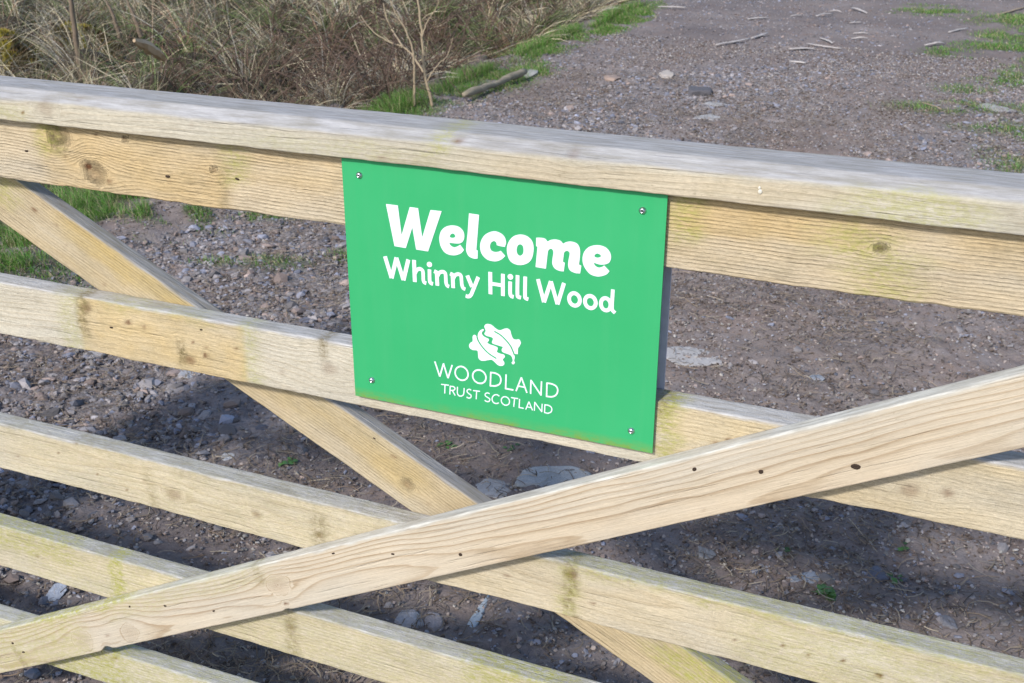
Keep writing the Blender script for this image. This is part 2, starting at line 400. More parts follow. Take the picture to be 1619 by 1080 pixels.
# braces: local x runs along the brace
def brace(name, x0, z0, x1, z1, y, t, h, mat, **kw):
    d = Vector((x1 - x0, 0, z1 - z0)); ln = d.length
    m = Matrix.Translation((x0, y, z0)) @ Matrix.Rotation(-math.atan2(d.z, d.x), 4, 'Y')
    return board(name, gate, mat, ln, rect(t, h), mtx=m, **kw), m
def on_brace(m, px, py, y):
    q = m.inverted() @ Vector(on_gate(px, py, y)); return q.x, q.z
sl = (1.054 - 0.204) / (0.873 + 0.80)
FBX0, FBX1 = -0.93, 1.25
FB0, FB1 = (FBX0, 0.204 + (FBX0 + 0.80) * sl), (FBX1, 0.204 + (FBX1 + 0.80) * sl)
_m = Matrix.Translation((FB0[0], -0.025, FB0[1])) @ Matrix.Rotation(-math.atan2(FB1[1] - FB0[1], FB1[0] - FB0[0]), 4, 'Y')
def fk(px, py, r, s): x, z = on_brace(_m, px, py, -0.025); return (x, z, r, s)
def fx(px, py): return on_brace(_m, px, py, -0.025)[0]
fbrace, FM = brace('brace', *FB0, *FB1, -0.025, 0.0247, 0.089, W_brace, pith=(0.070, -0.074), specks=4, spacing=0.0052, seed=71, wav=0.0007, wander=0.020,
                   knots=[fk(440, 925, 0.013, 0.12), fk(452, 955, 0.004, 0.8), fk(130, 1012, 0.016, 0.10), fk(205, 1000, 0.012, 0.08)],
                   notch=[(fx(168, 1025), 0.012, 0.008), (fx(450, 958), 0.006, 0.003)], greytop=0.9, smoothwave=1.3,
                   patches=[('fresh', fx(720, 850), fx(1500, 700), 0.1, 0, 0.6, 0.30), ('algae', fx(-30, 1030), fx(130, 1000), 0.03, 0, 1, 0.5),
                            ('algae', fx(40, 985), fx(205, 940), 0.02, 0.93, 1.2, 1.0), ('stain', fx(395, 900), fx(412, 900), 0.006, 0.55, 1, 0.45),
                            ('algae', fx(150, 960), fx(420, 900), 0.05, 0.6, 1, 0.3), ('stain', fx(18, 1025), fx(28, 1025), 0.004, 0, 0.6, 0.6)])
fbrace['label'] = 'pale planed brace rising to the right across the front of the rails'
BX0, BX1 = -0.70, 1.30
bs = (0.52 - 1.087) / (0.499 + 0.605)
bz = lambda x: 1.087 + (x + 0.605) * bs
bbrace, BM = brace('brace', BX0, bz(BX0), BX1, bz(BX1), 0.0363, 0.028, 0.0895, W_back, pith=(0.06, -0.16), spacing=0.0045, seed=83, wav=0.0010,
                   knots=[(0.88, -0.05, 0.007, 0.35)], greytop=1.0, wander=0.012,
                   patches=[('fresh', 0.18, 0.48, 0.03, 0.55, 1, 0.9), ('fresh', 0.62, 0.9, 0.03, 0.3, 1, 0.6), ('algae', 0.0, 0.1, 0.03, 0.4, 1, 0.6),
                            ('algae', 1.32, 2.2, 0.05, 0.4, 1, 0.9)])
bbrace['label'] = 'golden brace falling to the right behind the rails'
# end stiles that the rails are let into
board('stile', gate, W_rail, 1.22, rect(0.07, 0.10, -0.017), (0.03, -0.05), 0.006, seed=91,
      mtx=Matrix.Translation((XA - 0.0005, 0, 0.05)) @ Matrix.Rotation(-math.pi / 2, 4, 'Y'))
board('stile', gate, W_rail, 1.22, rect(0.07, 0.10, -0.017), (0.03, -0.05), 0.006, seed=92,
      mtx=Matrix.Translation((XB + 0.1005, 0, 0.05)) @ Matrix.Rotation(-math.pi / 2, 4, 'Y'))

# the post that carries the gate
def post(x, label):
    bm = bmesh.new(); bmesh.ops.create_cube(bm, size=1)
    for v in bm.verts: v.co = Vector((v.co.x * 0.20, v.co.y * 0.20, (v.co.z + 0.5) * 1.75 - 0.25))
    bmesh.ops.bevel(bm, geom=[e for e in bm.edges], offset=0.012, segments=2, affect='EDGES')
    bmesh.ops.subdivide_edges(bm, edges=[e for e in bm.edges if abs(e.verts[0].co.z - e.verts[1].co.z) > 0.5], cuts=30)
    me = bpy.data.meshes.new('gate_post'); bm.to_mesh(me); bm.free()
    me.materials.append(simple_mat('post_oak', (0.33, 0.28, 0.20), 0.85, var=0.3, scale=18))
    link('gate_post', me, None, label, 'post', loc=(x, 0.02, 0))
post(XA - 0.115, 'square timber gate post at the left end of the gate'); post(XB + 0.215, 'square timber gate post at the right end of the gate')

# nail heads punched into the braces and rails
M_nail = simple_mat('rusty_nail', (0.035, 0.020, 0.012), 0.8, var=0.5, scale=600)
rn = np.random.RandomState(5)
def nail(host, lx, lz, y, r):
    n = 12; V = []; F = []
    a0 = rn.rand() * 6
    for ring_r, dy in ((1.0, 0.0004), (0.8, -0.0004), (0.35, -0.0002)):
        for k in range(n):
            a = 2 * math.pi * k / n
            q = r * ring_r * (1 + 0.22 * math.sin(2 * a + a0) + 0.12 * rn.rand())
            V.append((lx + 1.35 * q * math.cos(a), y + dy, lz + 0.85 * q * math.sin(a)))
    V.append((lx, y + 0.0001, lz))
    for rg in range(2):
        for k in range(n):
            F.append((rg * n + k, rg * n + (k + 1) % n, (rg + 1) * n + (k + 1) % n, (rg + 1) * n + k))
    T = [(2 * n + k, 2 * n + (k + 1) % n, 3 * n) for k in range(n)]
    me = np_mesh('nail', V, [np.array(F), np.array(T)], M_nail, True)
    link('nail', me, host)
for (px, py, r) in [(527, 875, .0020), (621, 876, .0020), (728, 877, .0026), (1098, 742, .0026), (1203, 746, .0028), (1353, 738, .0042), (205, 959, .0020),
                    (261, 958, .0022), (338, 966, .0022), (20, 1017, .0024), (37, 1031, .0025)]:
    x, z = on_brace(FM, px, py, -0.025); nail(fbrace, x, z, -0.0004, r)
rails = [o for o in gate.children if o.name.startswith('rail')]
tr = [o for o in gate.children if o.name == 'top_rail'][0]
for (px, py, r, h, zt) in [(42, 239, .0022, tr, R1Z), (265, 279, .0026, tr, R1Z), (375, 283, .0022, tr, R1Z), (176, 517, .0022, rails[0], R2Z), (318, 520, .0016, rails[0], R2Z)]:
    p = on_gate(px, py, 0); nail(h, p[0] - XA, p[2] - zt, -0.0004, r)
x, z = on_brace(BM, 592, 693, 0.0363); nail(bbrace, x, z, -0.0004, .0016)

for (px, py, r) in ((1201, 297, .0018), (1202, 303, .0026)):
    p = on_gate(px, py, -0.018); bm = bmesh.new(); bmesh.ops.create_uvsphere(bm, u_segments=16, v_segments=10, radius=1)
    for v in bm.verts: v.co = Vector((v.co.x * r, v.co.y * 0.0012, v.co.z * r * 1.15))
    me = bpy.data.meshes.new('resin_drop'); bm.to_mesh(me); bm.free(); me.shade_smooth()
    me.materials.append(bpy.data.materials.get('pale_resin') or simple_mat('pale_resin', (0.56, 0.53, 0.45), 0.5))
    link('resin_drop', me, cap, loc=(p[0] - XA, -0.0185, p[2] - CAPZ))
# ------------------------------------------------------------------ sign
SY = -0.0075                 # front face of the sign plate
def sp(px, py): p = on_gate(px, py, SY); return p[0], p[2]
def scale_at(px, py):
    a = np.array(sp(px + 1, py)); b = np.array(sp(px, py)); return np.linalg.norm(a - b)

c_tl, c_tr, c_br, c_bl = [np.array(sp(*q)) for q in ((540, 254), (1055, 313), (1031.5, 717), (562, 625.5))]
sx0 = (c_tl[0] + c_bl[0]) / 2; sx1 = (c_tr[0] + c_br[0]) / 2; sz1 = (c_tl[1] + c_tr[1]) / 2; sz0 = (c_bl[1] + c_br[1]) / 2
sz1 = max(sz1, 1.2076)
sign = bpy.data.objects.new('welcome_sign', None); COL.objects.link(sign); sign.location = ((sx0 + sx1) / 2, SY, sz0)
sign['label'] = 'green welcome sign with white lettering bolted to the gate rails'
sign['category'] = 'sign'
SO = np.array(sign.location)

t = NT('green_sign_face'); P = t.obj()
nz = t.noise(P, 9, 3); nf = t.noise(P, 900, 2)
stk = t.noise(t.map(P, (55, 55, 2.5)), 1, 4, 0.6)
c = t.mix(nz, (0.026, 0.322, 0.112), (0.032, 0.350, 0.130))
c = t.mix(t.math('MULTIPLY', t.ramp(stk, [(0.5, 0.0), (0.75, 1.0)]), 0.05), c, (0.14, 0.36, 0.20))
gm = t.attr('grime')
gf = t.math('MULTIPLY', gm, t.math('MULTIPLY_ADD', t.noise(t.map(P, (70, 70, 160)), 1, 5, 0.7), 2.6, -0.75, clamp=True), clamp=True)
c = t.mix(gf, c, (0.20, 0.24, 0.025))
spk = t.ramp(t.noise(P, 420, 1), [(0.76, 0.0), (0.80, 1.0)])
c = t.mix(t.math('MULTIPLY', spk, 0.5), c, (0.06, 0.14, 0.07))
t.set(t.b.inputs['Base Color'], c)
t.set(t.b.inputs['Roughness'], t.math('ADD', t.math('MULTIPLY_ADD', nz, 0.18, 0.26), t.math('MULTIPLY', stk, 0.16)))
t.b.inputs['Specular IOR Level'].default_value = 0.45
t.set(t.b.inputs['Normal'], t.bump(nf, 0.05, 0.0003))
M_green = t.m
M_white = NT('white_vinyl'); _c = M_white.mix(M_white.noise(M_white.obj(), 60, 3), (0.64, 0.69, 0.73), (0.72, 0.76, 0.80))
M_white.set(M_white.b.inputs['Base Color'], _c); M_white.b.inputs['Roughness'].default_value = 0.4; M_white = M_white.m

def plate(name, x0, x1, z0, z1, y0, y1, mat, parent=None, step=0.008):
    """thin plate in world XZ with finely divided front"""
    nx = int((x1 - x0) / step); nzz = int((z1 - z0) / step)
    xs = np.linspace(x0, x1, nx + 1); zs = np.linspace(z0, z1, nzz + 1)
    e = 0.0006
    XX, ZZ = np.meshgrid(xs, zs); k = XX.size
    V = []; F = []
    def add(XX, ZZ, y, flip):
        b = sum(len(v) for v in V)
        V.append(np.stack([XX.ravel(), np.full(XX.size, y), ZZ.ravel()], 1))
        i = np.arange(nzz)[:, None] * (nx + 1) + np.arange(nx)[None, :]
        q = np.stack([i, i + 1, i + nx + 2, i + nx + 1], -1).reshape(-1, 4) + b
        F.append(q[:, ::-1] if flip else q)
    add(XX, ZZ, y0, False); add(XX, ZZ, y1, True)
    b0 = np.concatenate([np.arange(nx + 1), (nx + 1) * np.arange(1, nzz + 1) + nx, (nx + 1) * nzz + np.arange(nx)[::-1], (nx + 1) * np.arange(1, nzz)[::-1]])
    b1 = np.roll(b0, -1)
    F.append(np.stack([b0, b0 + k, b1 + k, b1], 1))
    VV = np.concatenate(V)
    bow = 0.0006 * np.sin((VV[:, 0] - x0) / (x1 - x0) * 5.0) * np.sin((VV[:, 2] - z0) / (z1 - z0) * 4)
    VV[:, 1] += bow * 0.0
    grime = (1 - sstep(0.0, 0.015, VV[:, 2] - z0)) * (0.35 + 0.65 * sstep(0.35, 0.6, fbm(VV[:, 0] * 14, VV[:, 0] * 0, 3, 3)))
    return VV, F, {'grime': grime}
VV, F, A = plate('plate', sx0, sx1, sz0, sz1, SY, SY + 0.003, M_green)
me = np_mesh('panel', VV - SO, F, M_green, False, A); link('panel', me, sign)

# --- outlines traced from the sign
def cr(pts, corners, seg=10):
    """closed Catmull-Rom through pts; points whose index is in corners stay sharp"""
    P = [np.array(p, float) for p in pts]; n = len(P); out = []
    for i in range(n):
        p1, p2 = P[i], P[(i + 1) % n]
        p0 = P[i - 1] if i not in corners else p1 - (p2 - p1)
        p3 = P[(i + 2) % n] if (i + 1) % n not in corners else p2 + (p2 - p1)
        if i in corners and (i + 1) % n in corners: out.append(p1); continue
        for q in np.linspace(0, 1, seg, endpoint=False):
            out.append(0.5 * (2 * p1 + (p2 - p0) * q + (2 * p0 - 5 * p1 + 4 * p2 - p3) * q * q + (3 * p1 - p0 - 3 * p2 + p3) * q ** 3))
    return np.array(out)
def crl(pts, seg=8):
    P = [np.array(p, float) for p in pts]; out = []
    for i in range(len(P) - 1):
        p1, p2 = P[i], P[i + 1]
        p0 = P[i - 1] if i else p1 - (p2 - p1); p3 = P[i + 2] if i + 2 < len(P) else p2 + (p2 - p1)
        for q in np.linspace(0, 1, seg, endpoint=False):
            out.append(0.5 * (2 * p1 + (p2 - p0) * q + (2 * p0 - 5 * p1 + 4 * p2 - p3) * q * q + (3 * p1 - p0 - 3 * p2 + p3) * q ** 3))
    out.append(P[-1]); return np.array(out)
def to_sign(pts, ox, oy, sc): return np.array([sp(ox + p[0] / sc, oy + p[1] / sc) for p in pts])

def field_poly(P, X, Z):
    """signed distance (negative inside) to polygon"""
    d2 = np.full(X.shape, 1e9); ins = np.zeros(X.shape, bool)
    for a, b in zip(P, np.roll(P, -1, 0)):
        e = b - a; l2 = e @ e
        if l2 < 1e-16: continue
        u = np.clip(((X - a[0]) * e[0] + (Z - a[1]) * e[1]) / l2, 0, 1)
        d2 = np.minimum(d2, (X - a[0] - u * e[0]) ** 2 + (Z - a[1] - u * e[1]) ** 2)
        c1 = (a[1] > Z) != (b[1] > Z)
        if b[1] != a[1]: ins ^= c1 & (X < (b[0] - a[0]) * (Z - a[1]) / (b[1] - a[1]) + a[0])
    d = np.sqrt(d2); return np.where(ins, -d, d)
def field_stroke(P, w, X, Z, butt=True):
    d = np.full(X.shape, 1e9); n = len(P)
    for i in range(n - 1):
        a, b = P[i], P[i + 1]; e = b - a; ln = np.linalg.norm(e)
        if ln < 1e-9: continue
        e = e / ln; u = (X - a[0]) * e[0] + (Z - a[1]) * e[1]; v = np.abs(-(X - a[0]) * e[1] + (Z - a[1]) * e[0])
        uc = np.clip(u, 0, ln)
        s = np.sqrt((u - uc) ** 2 + v * v) - w
        d = np.minimum(d, s)
    if butt:                                            # square ends
        for a, b in ((P[1], P[0]), (P[-2], P[-1])):
            e = b - a; ln = np.linalg.norm(e)
            if ln < 1e-9: continue
            e = e / ln; u = (X - b[0]) * e[0] + (Z - b[1]) * e[1]
            nearby = np.hypot(X - b[0], Z - b[1]) < 1.6 * w
            d = np.where(nearby, np.maximum(d, u), d)
    return d
def contours(D, x0, z0, h):
    """marching squares, returns closed loops of the zero level"""
    H, Wd = D.shape; segs = {}
    S = D < 0
    code = S[:-1, :-1] * 1 + S[:-1, 1:] * 2 + S[1:, 1:] * 4 + S[1:, :-1] * 8
    T = {1: [(3, 0)], 2: [(0, 1)], 3: [(3, 1)], 4: [(1, 2)], 5: [(3, 2), (1, 0)], 6: [(0, 2)], 7: [(3, 2)], 8: [(2, 3)], 9: [(2, 0)], 10: [(0, 3), (2, 1)],
         11: [(2, 1)], 12: [(1, 3)], 13: [(1, 0)], 14: [(0, 3)]}
    def ek(i, j, e):
        return ('h', i, j) if e == 0 else ('v', i, j + 1) if e == 1 else ('h', i + 1, j) if e == 2 else ('v', i, j)
    def pt(k):
        a, i, j = k
        if a == 'h': q = D[i, j] / (D[i, j] - D[i, j + 1]); return (x0 + (j + q) * h, z0 + i * h)
        q = D[i, j] / (D[i, j] - D[i + 1, j]); return (x0 + j * h, z0 + (i + q) * h)
    nxt = {}
    for i, j in zip(*np.nonzero((code > 0) & (code < 15))):
        for a, b in T[int(code[i, j])]: nxt[ek(i, j, a)] = ek(i, j, b)
    loops = []
    while nxt:
        s = next(iter(nxt)); lp = []; k = s
        while k in nxt: lp.append(pt(k)); k = nxt.pop(k)
        if len(lp) > 8: loops.append(np.array(lp))
    return loops
def lettering(name, shapes, h, mat, label=None, cuts=()):
    """shapes: list of ('p', poly) / ('h', hole poly) / ('s', pts, halfwidth[, round]) in sign coordinates"""
    allp = np.concatenate([s[1] for s in shapes]); m = 0.008
    x0, z0 = allp.min(0) - m; x1, z1 = allp.max(0) + m
    X, Z = np.meshgrid(np.arange(x0, x1, h), np.arange(z0, z1, h)); D = np.full(X.shape, 1e9)
    def local(P, pad, fn, op):
        a = np.maximum(((P.min(0) - pad - (x0, z0)) / h).astype(int), 0); b = ((P.max(0) + pad - (x0, z0)) / h).astype(int) + 2
        sl_ = (slice(a[1], b[1]), slice(a[0], b[0]))
        d = fn(X[sl_], Z[sl_])
        D[sl_] = np.minimum(D[sl_], d) if op == 'u' else np.maximum(D[sl_], -d)
    for s in shapes:
        if s[0] == 'p': local(s[1], 0.004, lambda a, b: field_poly(s[1], a, b), 'u')
        if s[0] == 's': local(s[1], s[2] + 0.004, lambda a, b: field_stroke(s[1], s[2], a, b, not (len(s) > 3 and s[3])), 'u')
    for s in shapes:
        if s[0] == 'h': local(s[1], 0.003, lambda a, b: field_poly(s[1], a, b), 'c')
    for s in cuts: local(s[1], s[2] + 0.002, lambda a, b: field_stroke(s[1], s[2], a, b, False), 'c')
    cu = bpy.data.curves.new(name, 'CURVE'); cu.dimensions = '2D'; cu.fill_mode = 'BOTH'; cu.extrude = 0.0002
    for lp in contours(D, x0, z0, h):
        spn = cu.splines.new('POLY'); spn.points.add(len(lp) - 1); spn.use_cyclic_u = True
        co = np.zeros((len(lp), 4), np.float32); co[:, 0] = lp[:, 0] - SO[0]; co[:, 1] = lp[:, 1] - SO[2]; co[:, 3] = 1
        spn.points.foreach_set('co', co.ravel())
    tmp = bpy.data.objects.new('tmp_curve', cu); COL.objects.link(tmp)
    dg = bpy.context.evaluated_depsgraph_get(); dg.update()
    me = bpy.data.meshes.new_from_object(tmp.evaluated_get(dg))
    bpy.data.objects.remove(tmp, do_unlink=True); bpy.data.curves.remove(cu)
    me.materials.clear(); me.materials.append(mat)
    me.transform(Matrix.Translation((0, -0.0003, 0)) @ Matrix.Rotation(math.pi / 2, 4, 'X'))
    o = link(name, me, sign)
    if label: o['label'] = label
    return o
ZA = (590, 310, 8.095); ZB = (780, 330, 8.095); ZC = (590, 395, 8.095); ZD = (780, 420, 8.095); ZE = (670, 560, 7.039); ZF = (720, 500, 12.0)
def poly(Zf, pts, corners=None, hole=False):
    n = len(pts); cs = set(range(n)) if corners is None else set(corners)
    return ('h' if hole else 'p', to_sign(cr(pts, cs), *Zf))
shp = [
    poly(ZA, [(165, 100), (318, 120), (366, 500), (470, 140), (577, 155), (630, 528), (735, 178), (878, 193), (705, 708), (552, 683), (503, 400), (420, 665), (275, 640)]),
    poly(ZA, [(1115, 622), (1165, 690), (1120, 735), (1030, 758), (930, 730), (870, 650), (848, 545), (870, 450), (930, 393), (1015, 375), (1100, 395), (1155, 450), (1168, 520),
              (1150, 578), (1110, 604), (1050, 605), (975, 596), (992, 630), (1035, 655), (1080, 643)], (0, 1, 16)),
    poly(ZA, [(980, 522), (993, 492), (1020, 478), (1045, 492), (1053, 520), (1030, 534), (1000, 533)], (0,), True),
    poly(ZA, [(1228, 220), (1357, 240), (1322, 690), (1340, 696), (1338, 800), (1285, 798), (1228, 770), (1197, 715), (1192, 650), (1210, 480)], (0, 1, 2, 3, 4, 9)),
    poly(ZB, [(155, 605), (100, 652), (22, 673), (-75, 650), (-145, 580), (-168, 490), (-153, 405), (-98, 328), (2, 288), (85, 308), (143, 358), (165, 430), (150, 488), (95, 480), (45, 465),
              (42, 438), (28, 420), (5, 413), (-30, 438), (-41, 488), (-23, 535), (22, 553), (65, 550), (97, 538)], (0, 12, 14, 23)),
    poly(ZB, [(340, 330), (430, 350), (495, 410), (518, 500), (500, 620), (450, 690), (360, 720), (270, 705), (205, 650), (175, 540), (190, 440), (250, 360)], ()),
    poly(ZB, [(345, 455), (378, 475), (388, 525), (380, 575), (345, 602), (312, 580), (300, 530), (312, 475)], (), True),
    poly(ZB, [(550, 370), (620, 372), (665, 385), (695, 420), (740, 398), (800, 393), (860, 410), (895, 448), (940, 425), (1000, 420), (1070, 445), (1105, 500), (1112, 580), (1098, 715),
              (1128, 730), (1112, 828), (1050, 822), (985, 790), (960, 735), (962, 670), (978, 580), (970, 550), (940, 538), (908, 560), (900, 610), (893, 680), (917, 692), (903, 802),
              (850, 795), (790, 765), (758, 710), (757, 650), (770, 560), (758, 522), (735, 512), (705, 535), (695, 590), (675, 768), (542, 745), (567, 485), (548, 478)],
         (0, 3, 7, 13, 14, 15, 25, 26, 27, 37, 38, 39, 40)),
    poly(ZB, [(1420, 725), (1488, 800), (1440, 845), (1340, 867), (1240, 835), (1170, 750), (1143, 660), (1160, 560), (1225, 490), (1330, 465), (1430, 490), (1490, 550), (1508, 620),
              (1490, 680), (1445, 708), (1370, 714), (1285, 690), (1305, 728), (1345, 752), (1390, 745)], (0, 1, 16)),
    poly(ZB, [(1292, 605), (1310, 580), (1335, 573), (1365, 585), (1380, 607), (1350, 625), (1310, 622)], (0,), True)]
lettering('heading_lettering', shp, 0.00045, M_white)

def st(Zf, pts, w, curved=False, rnd=False):
    q = crl(pts) if curved else pts
    ox, oy, sc = Zf; k = scale_at(ox + pts[0][0] / sc, oy + pts[0][1] / sc)
    return ('s', to_sign(q, *Zf), w / 2 / sc * k) + ((True,) if rnd else ())
def ell(Zf, cx, cy, rx, ry, w, shear=0.15):
    q = [(cx + rx * math.cos(a), cy + ry * math.sin(a) + shear * rx * math.cos(a)) for a in np.linspace(0, 2 * math.pi, 49)]
    return st(Zf, q, w, False, True)
def dot(Zf, cx, cy, r):
    q = [(cx + r * math.cos(a), cy + r * math.sin(a) + 0.12 * r * math.cos(a)) for a in np.linspace(0, 2 * math.pi, 28, endpoint=False)]
    return ('p', to_sign(q, *Zf))
w = 49
nm = [st(ZC, [(153, 83), (238, 362)], w), st(ZC, [(238, 362), (300, 100)], w), st(ZC, [(300, 100), (390, 388)], w), st(ZC, [(390, 388), (452, 125)], w),
      st(ZC, [(525, 130), (535, 410)], w), st(ZC, [(538, 300), (560, 258), (600, 243), (636, 270), (642, 330), (644, 385), (655, 415), (682, 428)], w - 6, True),
      dot(ZC, 722, 187, 34), st(ZC, [(722, 250), (725, 385), (737, 422), (768, 436)], w - 4, True),
      st(ZC, [(782, 272), (812, 288), (818, 330), (824, 458)], w - 2), st(ZC, [(826, 335), (848, 295), (888, 280), (925, 302), (932, 370), (936, 425), (950, 458), (975, 470)], w - 6, True),
      st(ZC, [(987, 303), (1016, 318), (1020, 360), (1026, 488)], w - 2), st(ZC, [(1028, 365), (1050, 325), (1090, 310), (1125, 332), (1133, 400), (1139, 455), (1155, 490), (1182, 504)], w - 6, True),
      st(ZC, [(1206, 328), (1268, 475)], w), st(ZC, [(1347, 348), (1278, 520), (1250, 580), (1218, 597), (1186, 588)], w - 3, True),
      st(ZC, [(1500, 283), (1503, 567)], w), st(ZD, [(-36, 228), (124, 254)], w - 6), st(ZD, [(124, 105), (124, 388)], w),
      dot(ZD, 220, 143, 36), st(ZD, [(217, 203), (217, 345), (228, 386), (262, 400)], w - 2, True),
      st(ZD, [(312, 122), (310, 358), (321, 398), (356, 410)], w - 2, True), st(ZD, [(410, 140), (407, 378), (417, 416), (450, 430)], w - 2, True),
      st(ZD, [(573, 172), (650, 468)], w), st(ZD, [(650, 468), (738, 200)], w), st(ZD, [(738, 200), (823, 494)], w), st(ZD, [(823, 494), (906, 222)], w),
      ell(ZD, 1040, 432, 69, 79, w), ell(ZD, 1243, 465, 69, 78, w), ell(ZD, 1440, 494, 62, 78, w),
      st(ZD, [(1531, 305), (1519, 530), (1528, 572), (1560, 605)], w - 2, True)]
lettering('name_lettering', nm, 0.0004, M_white)
w = 16
cp = [st(ZE, [(125, 80), (180, 248)], w), st(ZE, [(180, 248), (220, 108)], w), st(ZE, [(220, 100), (271, 266)], w), st(ZE, [(271, 266), (318, 120)], w),
      ell(ZE, 423, 213, 72, 76, w), ell(ZE, 620, 250, 74, 74, w),
      st(ZE, [(748, 196), (742, 358)], w), st(ZE, [(748, 203), (800, 212), (845, 240), (860, 285), (845, 330), (800, 352), (742, 350)], w, True),
      st(ZE, [(918, 225), (912, 390)], w), st(ZE, [(912, 382), (1000, 398)], w),
      st(ZE, [(1028, 410), (1088, 258)], w), st(ZE, [(1088, 258), (1150, 430)], w), st(ZE, [(1052, 354), (1128, 368)], w - 2),
      st(ZE, [(1190, 440), (1195, 285)], w), st(ZE, [(1195, 290), (1308, 458)], w), st(ZE, [(1306, 460), (1312, 302)], w),
      st(ZE, [(1372, 316), (1368, 476)], w), st(ZE, [(1372, 322), (1425, 330), (1475, 357), (1492, 402), (1475, 450), (1430, 473), (1368, 469)], w, True)]
w = 11.5
cp += [st(ZE, [(195, 335), (282, 345)], w), st(ZE, [(238, 342), (235, 437)], w),
       st(ZE, [(292, 447), (296, 350)], w), st(ZE, [(296, 357), (332, 361), (349, 380), (334, 401), (298, 402)], w, True), st(ZE, [(318, 402), (352, 460)], w),
       st(ZE, [(377, 363), (376, 430), (390, 459), (414, 466), (438, 456), (448, 430), (451, 376)], w, True),
       st(ZE, [(530, 399), (507, 390), (486, 400), (485, 420), (506, 440), (527, 456), (525, 480), (502, 488), (477, 476)], w, True),
       st(ZE, [(550, 404), (627, 413)], w), st(ZE, [(590, 410), (585, 500)], w),
       st(ZE, [(736, 440), (708, 430), (686, 442), (688, 463), (714, 482), (737, 500), (728, 524), (702, 526), (679, 511)], w, True),
       st(ZE, [(842, 466), (813, 450), (781, 458), (763, 486), (766, 520), (787, 543), (815, 548), (836, 541)], w, True),
       ell(ZE, 910, 520, 46, 47, w), st(ZE, [(972, 482), (1052, 495)], w), st(ZE, [(1012, 490), (1003, 585)], w),
       st(ZE, [(1068, 498), (1062, 598)], w), st(ZE, [(1062, 592), (1114, 602)], w),
       st(ZE, [(1136, 615), (1172, 528)], w), st(ZE, [(1172, 528), (1212, 624)], w), st(ZE, [(1152, 585), (1197, 595)], w - 2),
       st(ZE, [(1232, 628), (1237, 530)], w), st(ZE, [(1237, 535), (1316, 642)], w), st(ZE, [(1315, 643), (1319, 552)], w),
       st(ZE, [(1350, 556), (1345, 654)], w), st(ZE, [(1350, 563), (1388, 569), (1420, 590), (1427, 620), (1412, 646), (1380, 656), (1345, 648)], w, True)]
lettering('caption_lettering', cp, 0.00028, M_white)
leafA = [(1068, 880), (1090, 850), (1082, 795), (1055, 745), (1000, 716), (905, 682), (880, 640), (905, 580), (840, 560), (718, 520), (693, 490), (715, 430), (690, 398), (600, 372),
         (553, 332), (577, 275), (560, 225), (552, 185), (575, 155), (620, 145), (690, 165), (770, 232), (845, 265), (940, 234), (1000, 235), (1045, 275), (1065, 350), (1100, 425),
         (1150, 442), (1210, 440), (1245, 500), (1220, 565), (1192, 610), (1188, 718), (1122, 714), (1128, 780), (1118, 845), (1132, 880), (1100, 912)]
leafB = [(545, 262), (515, 290), (505, 330), (545, 385), (625, 425), (638, 455), (605, 500), (650, 532), (740, 562), (800, 590), (805, 622), (792, 675), (840, 705), (920, 728), (942, 770),
         (903, 820), (932, 880), (920, 925), (870, 942), (810, 925), (745, 865), (690, 825), (620, 832), (540, 846), (480, 835), (440, 790), (432, 710), (415, 650), (330, 638), (275, 600),
         (262, 545), (290, 500), (328, 475), (328, 400), (340, 362), (370, 352), (402, 375), (425, 400), (432, 335), (465, 275), (520, 243)]
lettering('leaf_emblem', [poly(ZF, leafA, (7, 10, 33, 34)), poly(ZF, leafB, (6, 10, 36, 37))], 0.0003, M_white, cuts=[
    st(ZF, [(750, 290), (850, 350), (940, 430), (1040, 550), (1090, 650), (1120, 730)], 27, True), st(ZF, [(412, 375), (425, 430), (455, 495), (530, 600), (640, 710), (770, 795)], 27, True)])

M_steel = simple_mat('zinc_bolt', (0.55, 0.56, 0.57), 0.28, 1.0); M_sock = simple_mat('bolt_socket', (0.03, 0.03, 0.03), 0.6)
def bolt(px, py, r=0.0042):
    x, z = sp(px, py); bm = bmesh.new(); seg = 20
    prof = [(1.15, 0.0), (1.15, -0.0004), (1.0, -0.0008), (0.97, -0.0013), (0.8, -0.0024), (0.55, -0.0031), (0.42, -0.0033), (0.38, -0.0012), (0, -0.0012)]
    rings = []
    for q, y in prof[:-1]: rings.append([bm.verts.new((r * q * math.cos(2 * math.pi * k / seg), y, r * q * math.sin(2 * math.pi * k / seg))) for k in range(seg)])
    ctr = bm.verts.new((0, -0.0012, 0))
    for a, b in zip(rings, rings[1:]):
        for k in range(seg): bm.faces.new((a[k], a[(k + 1) % seg], b[(k + 1) % seg], b[k]))
    for k in range(seg):
        f = bm.faces.new((rings[-1][k], rings[-1][(k + 1) % seg], ctr)); f.material_index = 1
    for f in bm.faces: f.smooth = f.material_index == 0
    bmesh.ops.recalc_face_normals(bm, faces=bm.faces)
    me = bpy.data.meshes.new('bolt'); bm.to_mesh(me); bm.free(); me.materials.append(M_steel); me.materials.append(M_sock)
    link('bolt', me, sign, loc=(x - SO[0], -0.0002, z - SO[2]))
for q in ((568, 277), (1016, 333), (588, 601), (998, 681)): bolt(*q)

# the plate of a second sign on the far face of the rails
M_alu = simple_mat('bare_aluminium', (0.46, 0.46, 0.56), 0.5, 0.15, var=0.06, scale=60)
VV, F, A = plate('p', 0.02, 0.4515, 0.840, 1.19, 0.0372, 0.0402, M_alu, step=0.02)
ctr = np.array([0.236, 0.0387, 0.840])
back = link('back_sign', np_mesh('back_sign', VV - ctr, F, M_alu, False), None, 'bare grey metal sign fixed to the far face of the rails', 'sign', loc=ctr)

